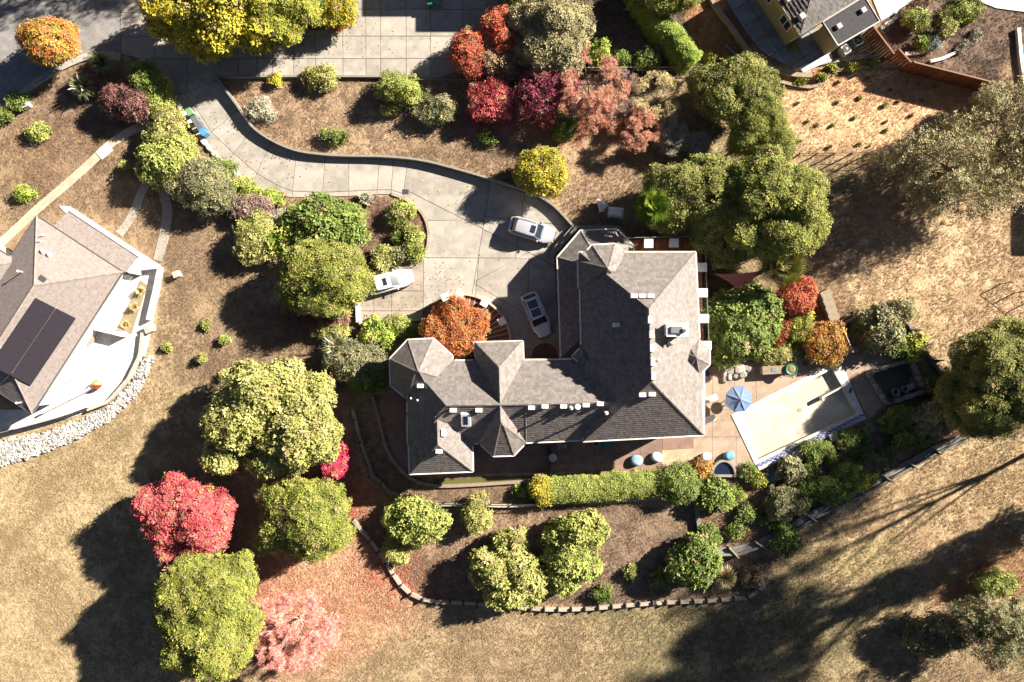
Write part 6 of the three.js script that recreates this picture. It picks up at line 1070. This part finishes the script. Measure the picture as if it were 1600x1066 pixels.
bareTree(455, 985, 64, 5.0, 'salmon', 'bare branched pink tree over fallen red leaves', { limbs: 9, leaves: 3, thin: 0.8, bark: mat([0.62, 0.46, 0.41]) });
// ---- terrace below the patio
plant(652, 812, 43, 31, 2.5, 'limeGreen', 'lime green bush on the lower terrace under the block wall', { sprig: 'broad' });
plant(744, 800, 20, 28, 2.2, 'lime', 'pale narrow bush growing against the block wall');
plant(617, 861, 20, 17, 1.2, 'lime', 'small lime bush near the curved board wall');
plant(797, 897, 52, 53, 3.4, 'lime', 'large lime bush overhanging the curved board wall', { sprig: 'broad', tree: false, subs: [[795, 855, 26, 20, -0.3], [778, 895, 36, 34], [820, 905, 32, 38], [795, 930, 34, 20, -0.4]] });
plant(894, 864, 45, 54, 3.4, 'limeGreen', 'tall lime green bush in the middle of the lower terrace', { sprig: 'broad', tree: false, subs: [[900, 830, 40, 24], [885, 868, 34, 34], [905, 885, 28, 26, -0.3], [878, 905, 22, 20, -0.5]] });
plant(1085, 878, 38, 36, 2.8, 'green', 'dark green bush at the lower end of the garden wall', { sprig: 'broad' });
clump(1134, 905, 22, 1.3, 'straw', 'straw coloured grass clump beside the board wall end', { n: 360 });
plant(986, 898, 8, 12, 0.8, 'green', 'small green sapling in the dark terrace soil');
plant(945, 932, 14, 12, 0.9, 'green', 'small dark shrub close to the board wall middle');
plant(1178, 905, 16, 18, 1.2, 'brown', 'brown dry shrub at the curved end of the board wall', { density: 30 });
plant(1036, 905, 14, 14, 1.0, 'green', 'dark low shrub left of the dark green bush', { density: 40 });
bareTree(1045, 912, 16, 1.3, null, 'leafless grey shrub beside the dark green bush', { name: 'bare_shrub', cat: 'shrub', depth: 3 });
hedge([[862, 768], [890, 765], [930, 763], [975, 760], [1020, 757], [1062, 754], [1088, 752]], 2.3, 1.5, 'limeGreen', 'long green hedge between the patio and the terrace wall', { sprig: 'fine', wild: 0.5, density: 74 });
plant(1062, 758, 30, 26, 2.0, 'green', 'rounded green bush ending the long hedge');
plant(845, 763, 15, 19, 1.7, 'yellow', 'bright yellow bush beside the patio partition', { density: 70 });
struct('lawn_strip', new G().prism(WP([[684, 750], [780, 746], [850, 744], [850, 750], [690, 757]], 0), -0.2, 0.1), mat([0.13, 0.13, 0.035], { map: 'speck', size: 0.5, bump: 0.03 }));
plant(812, 766, 8, 7, 0.6, 'bright', 'tiny green plant in the bed left of the yellow bush');
// ---- upper middle
plant(408, 172, 19, 17, 1.1, 'grey', 'round silver grey shrub beside the driveway wall', { sprig: 'tiny', density: 70 });
plant(502, 123, 22, 15, 1.3, 'lime', 'pale lime shrub growing over the court wall');
plant(620, 140, 32, 24, 2.3, 'limeGreen', 'yellow green bush on the bank below the court wall');
plant(612, 168, 12, 10, 0.9, 'lime', 'small lime shrub below the yellow green bush');
plant(684, 172, 28, 24, 1.6, 'sage', 'grey sage bush in the shade of the bank', { density: 36 });
plant(522, 214, 18, 10, 1.0, 'green', 'small rounded green shrub on the sunny bank');
plant(760, 216, 12, 9, 0.7, 'green', 'small spiky green shrub under the pink maple');
plant(430, 126, 9, 7, 0.6, 'yellow', 'tiny yellow shrub below the court wall end');
plant(769, 159, 30, 36, 2.6, 'red', 'vivid pink red maple at the edge of the dark crimson tree', { density: 64, lobes: 18, lobeSize: 0.8, tree: true });
plant(733, 82, 26, 30, 3.6, 'redOrange', 'red orange tree at the corner of the upper court', { density: 60 });
plant(786, 48, 28, 30, 3.8, 'redOrange', 'coral red tree between the upper court and the grey olive tree', { density: 56 });
plant(775, 95, 36, 26, 3.0, 'brown', 'brown leaved shrub under the red trees', { density: 40 });
plant(805, 10, 16, 22, 2.4, 'bright', 'bright green shrub beside the top of the grey olive tree');
plant(864, 50, 64, 60, 5.0, 'olive', 'large grey olive tree above the crimson tree', { density: 66, lobes: 44 });
plant(935, 85, 16, 16, 2.2, 'bright', 'bright lime shrub peeking out under the grey olive tree');
plant(852, 142, 44, 48, 3.8, 'crimson', 'dark crimson purple tree below the grey olive tree', { density: 22, loose: 2.2, lobeSize: 0.8 });
bareTree(922, 135, 52, 5.0, 'coral', 'thin coral leaved tree beside the crimson tree', { leaves: 3, limbs: 8, bark: pinkBark });
bareTree(962, 138, 36, 4.2, 'mauve', 'bare mauve branched tree in front of the pale rail fence', { leaves: 1, limbs: 7, bark: pinkBark });
bareTree(1030, 148, 36, 4.0, 'straw', 'bare straw coloured tree next to the dark oak', { leaves: 1, limbs: 7 });
bareTree(1000, 205, 32, 2.6, 'coral', 'thin pink shrub on the bank below the bare trees', { leaves: 2, limbs: 6, name: 'bare_shrub', cat: 'shrub' });
bareTree(1050, 212, 26, 3.0, 'grey', 'silver branched leafless shrub beside the oaks', { leaves: 1, limbs: 7, name: 'bare_shrub', cat: 'shrub' });
bareTree(1086, 225, 20, 2.6, 'grey', 'smaller silver branched shrub tucked under the oaks', { leaves: 1, limbs: 6, name: 'bare_shrub', cat: 'shrub' });
plant(846, 272, 36, 34, 4.0, 'yellow', 'bright yellow green bush at the driveway bend', { density: 64 });
plant(800, 276, 10, 8, 0.7, 'plum', 'small dark shrub left of the yellow bush at the driveway wall');
plant(880, 195, 20, 22, 2.2, 'green', 'dark green shrub under the coral tree', { density: 44 });
plant(1012, 92, 16, 18, 2.0, 'green', 'dark shrub in the shaded yard by the hedge');
plant(972, 95, 12, 12, 1.5, 'green', 'small green shrub in the shaded yard');
plant(1040, 2, 44, 18, 5, 'oakLight', 'green tree crown above the clipped hedge', {});
hedge([[985, -30], [1012, 14], [1040, 50], [1062, 76], [1082, 98]], 2.0, 3.0, 'bright', 'clipped green hedge along the orange soil boundary', { wild: 0.3, density: 70 });
// ---- big oaks right of the house
plant(1148, 142, 66, 46, 5.4, 'oak', 'olive green oak at the top of the oak row', { density: 62, lobes: 40 });
plant(1188, 208, 50, 54, 6.2, 'oakLight', 'feathery green conifer between the oaks', { sprig: 'needle', density: 80, lobeSize: 0.75 });
plant(1090, 308, 74, 58, 6.4, 'oak', 'broad green oak beside the fan palm', { density: 58, subs: [[1075, 300, 56, 46], [1120, 315, 46, 48], [1055, 335, 36, 28, -0.5], [1105, 270, 36, 26, -0.5]] });
plant(1215, 330, 78, 76, 9.0, 'oakLight', 'largest bright green oak above the shade sail', { density: 58, subs: [[1195, 300, 58, 52], [1235, 325, 52, 52], [1215, 372, 58, 34, -0.5], [1170, 345, 40, 38, -0.6], [1262, 350, 28, 34, -1], [1255, 290, 26, 26, -0.6]] });
plant(1142, 372, 60, 38, 5.2, 'oak', 'darker oak standing over the balcony pillars', { density: 60 });
palm(1020, 322, 30, 5.2, 'bright', 'bright green fan palm at the edge of the broad oak');
palm(1224, 414, 36, 5.0, 'lime', 'pale fan palm above the coral red shrub');
plant(1246, 463, 32, 24, 2.6, 'redOrange', 'coral red shrub beside the hillside steps', { density: 56, tree: true });
plant(1162, 508, 52, 52, 4.2, 'green', 'leafy green tree between the house bay and the orange shrubs', { sprig: 'broad', density: 60 });
plant(1215, 514, 12, 30, 1.6, 'maple', 'narrow bright orange shrub beside the leafy green tree', { density: 70 });
plant(1246, 512, 21, 26, 1.8, 'yellowGreen', 'golden green shrub between the two orange shrubs');
plant(1288, 542, 28, 27, 2.0, 'gold', 'rounded orange shrub at the pool terrace edge', { density: 64 });
plant(1205, 552, 30, 14, 1.0, 'lime', 'low pale shrub along the pool terrace edge', { density: 36 });
plant(1128, 556, 26, 12, 1.2, 'green', 'low dark shrub at the right bay of the house');
plant(1190, 470, 24, 14, 1.4, 'green', 'dark shrub under the shade sail');
// ---- planter and pool garden
plant(1376, 515, 30, 32, 2.8, 'sage', 'sage green shrub in the middle of the timber planter', { sprig: 'broad', tree: false, density: 60 });
plant(1398, 490, 22, 18, 2.2, 'olive', 'grey green shrub in the upper corner of the timber planter');
plant(1424, 539, 18, 17, 1.6, 'yellowGreen', 'yellow green round shrub in the timber planter', { sprig: 'broad' });
plant(1350, 510, 20, 14, 1.5, 'green', 'dark shrub in the shaded corner of the timber planter');
plant(1398, 540, 22, 12, 1.4, 'green', 'dark shrub between sage shrub and yellow green shrub');
plant(1340, 530, 16, 8, 0.7, 'mauve', 'low pinkish shrub beside the white trellis', { density: 40 });
plant(1462, 600, 15, 12, 1.0, 'green', 'small green shrub right of the sunken enclosure');
plant(1486, 594, 12, 10, 0.9, 'green', 'small dark shrub under the big right oak');
clump(1355, 674, 18, 0.9, 'blue', 'blue grey agave rosette below the raised pool beam', { n: 46, w: 0.07, stiff: true, name: 'agave', cat: 'agave' });
clump(1209, 744, 18, 0.9, 'blue', 'blue grey agave rosette by the lower pool corner', { n: 46, w: 0.07, stiff: true, name: 'agave', cat: 'agave' });
plant(1232, 735, 18, 19, 1.4, 'sage', 'round grey green shrub between agave and pedestal', { sprig: 'broad' });
plant(1272, 702, 22, 14, 1.2, 'green', 'dark green shrub below the two pool pedestals');
plant(1330, 688, 24, 16, 1.3, 'green', 'dark green shrub right of the upper pedestal');
plant(1420, 685, 24, 15, 1.4, 'green', 'green leafy shrub above the timber wall walkway', { sprig: 'broad' });
plant(1460, 655, 34, 24, 2.2, 'olive', 'olive grey shrub under the big right oak', { density: 50 });
plant(1405, 655, 26, 16, 1.3, 'green', 'dark shrub between the agave and the olive grey shrub');
plant(1370, 720, 26, 14, 1.3, 'sage', 'grey shrub in the shaded pool bed', { density: 40 });
plant(1322, 738, 20, 18, 1.5, 'green', 'mid green shrub beside the yellow tinged shrub', {});
plant(1345, 750, 18, 14, 1.1, 'yellowGreen', 'yellow tinged shrub at the timber wall');
plant(1296, 768, 28, 20, 1.6, 'green', 'broad dark shrub at the timber wall', { density: 44 });
plant(1230, 785, 34, 24, 1.8, 'sage', 'wide grey green shrub in the dark bed', { density: 38 });
plant(1262, 765, 18, 14, 1.3, 'green', 'dark shrub between the wide grey shrub and the timber wall');
plant(1170, 738, 11, 10, 0.9, 'green', 'small dark round shrub at the spa end');
plant(1187, 753, 10, 11, 0.9, 'yellowGreen', 'small lime round shrub beside the lower agave');
plant(1116, 772, 24, 22, 1.6, 'green', 'leafy green shrub below the half round spa', { sprig: 'broad' });
plant(1096, 733, 13, 13, 1.0, 'gold', 'small golden shrub between hedge end and spa');
plant(1108, 838, 14, 16, 1.0, 'green', 'small green shrub beside the garden wall');
plant(1230, 845, 15, 20, 1.5, 'green', 'green shrub growing through the timber wall', { sprig: 'broad' });
plant(1170, 800, 16, 12, 0.8, 'green', 'low fern like shrub in the dark bed', { density: 34 });
plant(1145, 770, 22, 6, 0.6, 'bright', 'low bright groundcover below the spa wall', { density: 34 });
for (const [u, v] of [[1390, 700], [1440, 640], [1300, 720], [1210, 815], [1150, 830], [1265, 735], [1350, 705]]) plant(u, v, rnd(10, 17), rnd(8, 12), rnd(0.6, 1.0), 'green', 'low dark shrub in the shaded bed below the pool', { group: 'dark shrubs in the pool bed', density: 36 });
// ---- right edge
plant(1562, 602, 82, 84, 8.2, 'oak', 'big dark oak at the right end of the pool garden', { density: 54, subs: [[1550, 580, 56, 56], [1590, 600, 60, 60], [1545, 645, 48, 42, -0.6], [1520, 610, 32, 36, -1], [1585, 540, 46, 32, -0.6]] });
plant(1500, 262, 104, 84, 8.5, 'olive', 'wide silver olive tree on the dry hillside', { density: 13, sprig: 'fine', lobeSize: 0.62, lobes2: 110, trunk: 0.3, loose: 2.6 });
plant(1590, 215, 60, 90, 8.5, 'olive', 'silver olive tree against the red fence end', { density: 15, lobeSize: 0.7, loose: 2.4 });
plant(1545, 158, 22, 22, 3.6, 'olive', 'small olive tree in the shadow of the long red fence', { density: 40 });
plant(1560, 985, 70, 50, 6.0, 'sage', 'dusty grey green tree with exposed branches on the lower slope', { density: 18, lobeSize: 0.7 });
plant(1560, 915, 26, 16, 1.8, 'limeGreen', 'lime shrub on the lower slope above the dusty tree', { density: 40 });
bareTree(1500, 975, 40, 4.2, 'sage', 'pale twisted bare tree beside the dusty tree', { leaves: 1, limbs: 6 });
plant(1470, 1000, 50, 30, 2.6, 'sage', 'loose grey green scrub below the twisted tree', { density: 16 });
plant(1432, 32, 18, 15, 1.5, 'limeGreen', 'yellow lime shrub in the dark mulch bed', {}); plant(1477, 46, 14, 13, 1.3, 'lime', 'round pale green shrub behind the curved planter wall'); plant(1441, 71, 11, 9, 0.9, 'bright', 'small bright green shrub between the planter wall and the lime shrub'); plant(1458, 64, 10, 10, 0.8, 'blue', 'small blue grey shrub by the planter wall'); plant(1500, 20, 30, 14, 0.9, 'limeGreen', 'loose green groundcover along the upper mulch bed', { density: 26 }); plant(1512, 5, 20, 12, 0.9, 'green', 'loose green plant at the white drive edge', { density: 26 });
for (const [u, v] of [[1500, 77], [1508, 70], [1521, 60], [1526, 53]]) plant(u, v, 6, 5, 0.5, 'grey', 'small silver tuft in a row across the mulch', { group: 'silver tufts in the mulch', name: 'silver_tuft', sprig: 'tiny', density: 80 });
for (let i = 0; i < 10; i++) plant(1410 + (i % 5) * 9 + rnd(-2, 2), 20 - (i % 5) * 6 + Math.floor(i / 5) * 9, 5, 4.5, 0.45, 'brown', 'small tan tuft beside the white hillside driveway', { group: 'tan tufts by the hillside driveway', name: 'tan_tuft', sprig: 'tiny', density: 80 });
for (const [u, v] of [[1224, 141], [1247, 161], [1228, 184], [1262, 190], [1250, 220], [1297, 229], [1310, 128], [1355, 122], [1343, 153], [1308, 160], [1382, 165], [1391, 141], [1334, 185], [1384, 204], [1343, 225], [1301, 196], [1277, 195], [1440, 157], [1468, 178], [1424, 180], [1385, 190], [1405, 158], [1358, 228], [1460, 135]]) plant(u, v, rnd(2, 3.4), rnd(1.8, 2.8), rnd(0.2, 0.34), 'oak', 'tiny seedling planted on the pale hillside', { group: 'seedlings on the pale hillside', name: 'hillside_seedling', sprig: 'tiny', density: 60, scale: 0.5, loose: 1 });
for (const [u, v] of [[1205, 125], [1300, 108], [1330, 104], [1250, 128], [1283, 122], [1365, 96], [1240, 75], [1110, 92], [1135, 96]]) plant(u, v, rnd(5, 8), rnd(4, 6), rnd(0.4, 0.7), 'yellowGreen', 'small yellow green plant in the orange soil by the hillside house', { group: 'plants in the orange soil', density: 50, name: 'soil_plant' });
console.log('plants ready', leafCount);

// ---- what stands just outside the frame and shades it
{
  const p = W(1740, 752, 0), g = thing('tall_tree', 'tall tree beyond the meadow edge casting the long shadow', 'tree', [p[0], H(...p), p[1]]), C = crownList(0, 20.5, 0, 7.5, 5.5, 7.5, { density: 16, scale: 1.8, lobes2: 60, pal: PAL.oak }), D = crownList(0, 7.5, 0, 1.9, 8, 1.9, { density: 24, scale: 1.6, lobes2: 40, pal: PAL.oak });
  trunkOf(g, 19, 0.6, C.lobes); scatter(g, 'crown', SPRIG.fine, C.list, PAL.oak); scatter(g, 'trunk_shoots', SPRIG.fine, D.list, PAL.oak);
  for (const [u, v, y, r, lab] of [[1710, 655, 19, 5.6, 'second tall thin stemmed tree beyond the meadow edge'], [1700, 560, 15.5, 5.5, 'tall thin stemmed tree behind the big dark oak']]) { const q = W(u, v, 0), e = thing('tall_tree', lab, 'tree', [q[0], H(...q), q[1]]), E = crownList(0, y, 0, r, 5, r, { density: 9, scale: 1.8, lobes2: 34, pal: PAL.oak }); trunkOf(e, y - 2, 0.3, E.lobes); scatter(e, 'crown', SPRIG.fine, E.list, PAL.oak); }
}
for (const [u, v, h, r, lab] of [[305, -120, 12, 66, 'roadside tree nearest the yellow trees outside the view'], [165, -110, 12, 62, 'roadside tree in the middle of the group outside the view'], [20, -100, 11, 66, 'roadside tree at the far road edge outside the view'], [435, -150, 13, 60, 'roadside tree behind the yellow green tree outside the view'], [1130, -130, 15, 80, 'tree behind the hillside house patio outside the view'], [1010, -120, 11, 60, 'tree above the clipped hedge outside the view']]) {
  const p = W(u, v, 0), R = r / PPM, g = thing('roadside_tree', lab, 'tree', [p[0], 0, p[1]]), C = crownList(0, h * 0.66, 0, R, h * 0.34, R, { density: 9, scale: 1.7, lobes2: 34, lobeSize: 0.85, pal: PAL.oak }); trunkOf(g, h * 0.6, 0.28, C.lobes); scatter(g, 'crown', SPRIG.fine, C.list, PAL.oak);
}
{
  const o = thing('court_house', 'neighbouring house above the concrete court outside the view', 'house');
  hipHouse(o, [wing([[690, -190], [980, -190], [980, -88], [690, -88]], 5.2, 0.35), wing([[780, -130], [880, -130], [880, -62], [780, -62]], 5.2, 0.35)], { tone: tones([0.2, 0.17, 0.15], 0.2), wallMat: M.stucco, course: 0.6, tab: 0.8 });
  const s = thing('garden_shed', 'plain shed at the dry field edge outside the view', 'shed'); hipHouse(s, [wing([[1712, 262], [1800, 262], [1800, 345], [1712, 345]], 3.4, 0.6)], { tone: tones([0.2, 0.17, 0.15], 0.2), wallMat: M.beigeWall, course: 0.6, tab: 0.8 });
}
// ------------------------------------------------------------------ dry grass and fallen leaves
{
  const R2 = rngOf(91), paved = [courtTop, POOL, PIT, WP([[-60, 420], [57, 337], [110, 320], [256, 416], [240, 560], [170, 640], [-60, 720]], 0), WP([[560, 420], [660, 415], [668, 350], [640, 300], [900, 350], [880, 570], [1110, 560], [1180, 560], [1320, 556], [1395, 600], [1360, 660], [1185, 740], [640, 745], [600, 700], [600, 600], [560, 510]], 0), [...WP(low, 0), ...WP(upp, 0).reverse()], WP([[-420, -260], [186, -260], [189, 90], [112, 100], [0, 178], [-420, 430]], 0), WP([[1124, -70], [1136, 4], [1190, 82], [1240, 112], [1300, 84], [1380, 40], [1434, 0], [1460, -40]], 0)];
  const mk = (n, seed, hgt) => { const r = rngOf(seed), g = new G(); for (let i = 0; i < n; i++) { const a = r() * 6.283, b = 0.05 * r(), c = V(Math.cos(a) * b, 0, Math.sin(a) * b), t = r() * 6.283, e = c.clone().add(V(Math.cos(t) * hgt * (0.5 + r() * 0.7), hgt * (0.4 + r() * 0.7), Math.sin(t) * hgt * (0.5 + r() * 0.7))), s = V(-Math.sin(t), 0, Math.cos(t)).multiplyScalar(0.02); g.tri(c.clone().sub(s), c.clone().add(s), e); } return g.geo(); };
  const geo = mk(7, 4, 0.12), N = 150000, im = new THREE.InstancedMesh(geo, M.straw, N), m4 = new THREE.Matrix4(), q = new THREE.Quaternion(), up = V(0, 1, 0), c = new THREE.Color(); let k = 0;
  while (k < N) {
    const x = (R2() - 0.5) * 112, z = (R2() - 0.5) * 75; if (paved.some((p) => inPoly(p, x, z))) continue;
    const dn = fbm(x * 0.5 + 30, z * 0.5, 3); if (R2() > sstep(0.25, 0.65, dn) + 0.1) continue;
    const [u, v] = toPx(x, z, H(x, z)), [d, l] = groundTone(u, v), t = 0.15 + 0.95 * R2(), s = 0.6 + R2() * 0.9; m4.compose(V(x, H(x, z) - 0.01, z), q.setFromAxisAngle(up, R2() * 6.283), V(s, s, s)); im.setMatrixAt(k, m4); im.setColorAt(k, c.setRGB(lerp(d[0], l[0], t) * 0.9, lerp(d[1], l[1], t) * 0.9, lerp(d[2], l[2], t) * 0.9)); k++;
  }
  im.name = 'dry_grass'; im.castShadow = im.receiveShadow = true; im.userData = { kind: 'stuff', label: 'short dry grass growing over the tan slopes', category: 'grass' }; scene.add(im);
  const lg = new G().tri(V(-0.05, 0, 0), V(0, 0.015, 0.045), V(0.06, 0.01, 0)).tri(V(-0.05, 0, 0), V(0.06, 0.01, 0), V(0, 0.015, -0.045)).geo(), LN = 16000, li = new THREE.InstancedMesh(lg, M.straw, LN); k = 0;
  const spots = [[450, 975, 120, 90, PAL.coral], [520, 900, 130, 70, PAL.coral], [610, 880, 60, 70, PAL.redOrange], [545, 780, 50, 60, PAL.redOrange], [320, 850, 110, 70, PAL.red], [905, 190, 100, 40, PAL.redOrange], [770, 185, 60, 30, PAL.red], [1250, 480, 50, 30, PAL.redOrange], [430, 1010, 90, 60, PAL.red]];
  while (k < LN) { const s = spots[Math.floor(R2() * spots.length)], r = Math.sqrt(-2 * Math.log(R2() + 1e-9)) * 0.5, a = R2() * 6.283, [x, z] = W(s[0] + Math.cos(a) * r * s[2], s[1] + Math.sin(a) * r * s[3]); if (paved.some((p) => inPoly(p, x, z))) continue; const p = s[4][Math.floor(R2() * s[4].length)], w = 0.7 + R2() * 0.8; m4.compose(V(x, H(x, z) + 0.03 + R2() * 0.05, z), q.setFromEuler(new THREE.Euler(R2() - 0.5, R2() * 6, R2() - 0.5)), V(w, w, w)); li.setMatrixAt(k, m4); li.setColorAt(k, c.setRGB(...p)); k++; }
  const drift = [[700, 520, 90, 60, PAL.maple], [640, 440, 120, 60, PAL.brown], [810, 310, 90, 40, PAL.yellow], [420, 70, 200, 40, PAL.yellow], [400, 230, 120, 70, PAL.brown], [740, 100, 60, 30, PAL.redOrange]], DN = 1500, dm = new THREE.InstancedMesh(lg, M.straw, DN);
  for (let i = 0; i < DN; i++) { const s = drift[i % drift.length], r = Math.sqrt(-2 * Math.log(R2() + 1e-9)) * 0.55, a = R2() * 6.283, [x, z] = W(s[0] + Math.cos(a) * r * s[2], s[1] + Math.sin(a) * r * s[3], 0.1), p = s[4][Math.floor(R2() * s[4].length)], w = 0.8 + R2() * 0.9; m4.compose(V(x, 0.1, z), q.setFromEuler(new THREE.Euler(R2() * 0.4, R2() * 6, R2() * 0.4)), V(w, w, w)); dm.setMatrixAt(i, m4); dm.setColorAt(i, c.setRGB(...p)); }
  dm.name = 'drifted_leaves'; dm.castShadow = dm.receiveShadow = true; dm.userData = { kind: 'stuff', label: 'stray autumn leaves lying on the concrete drive and court', category: 'leaves' }; scene.add(dm);
  li.name = 'fallen_leaves'; li.castShadow = li.receiveShadow = true; li.userData = { kind: 'stuff', label: 'fallen red and orange leaves scattered under the autumn trees', category: 'leaves' }; scene.add(li);
}
console.log('done', leafCount);
renderer.render(scene, camera);
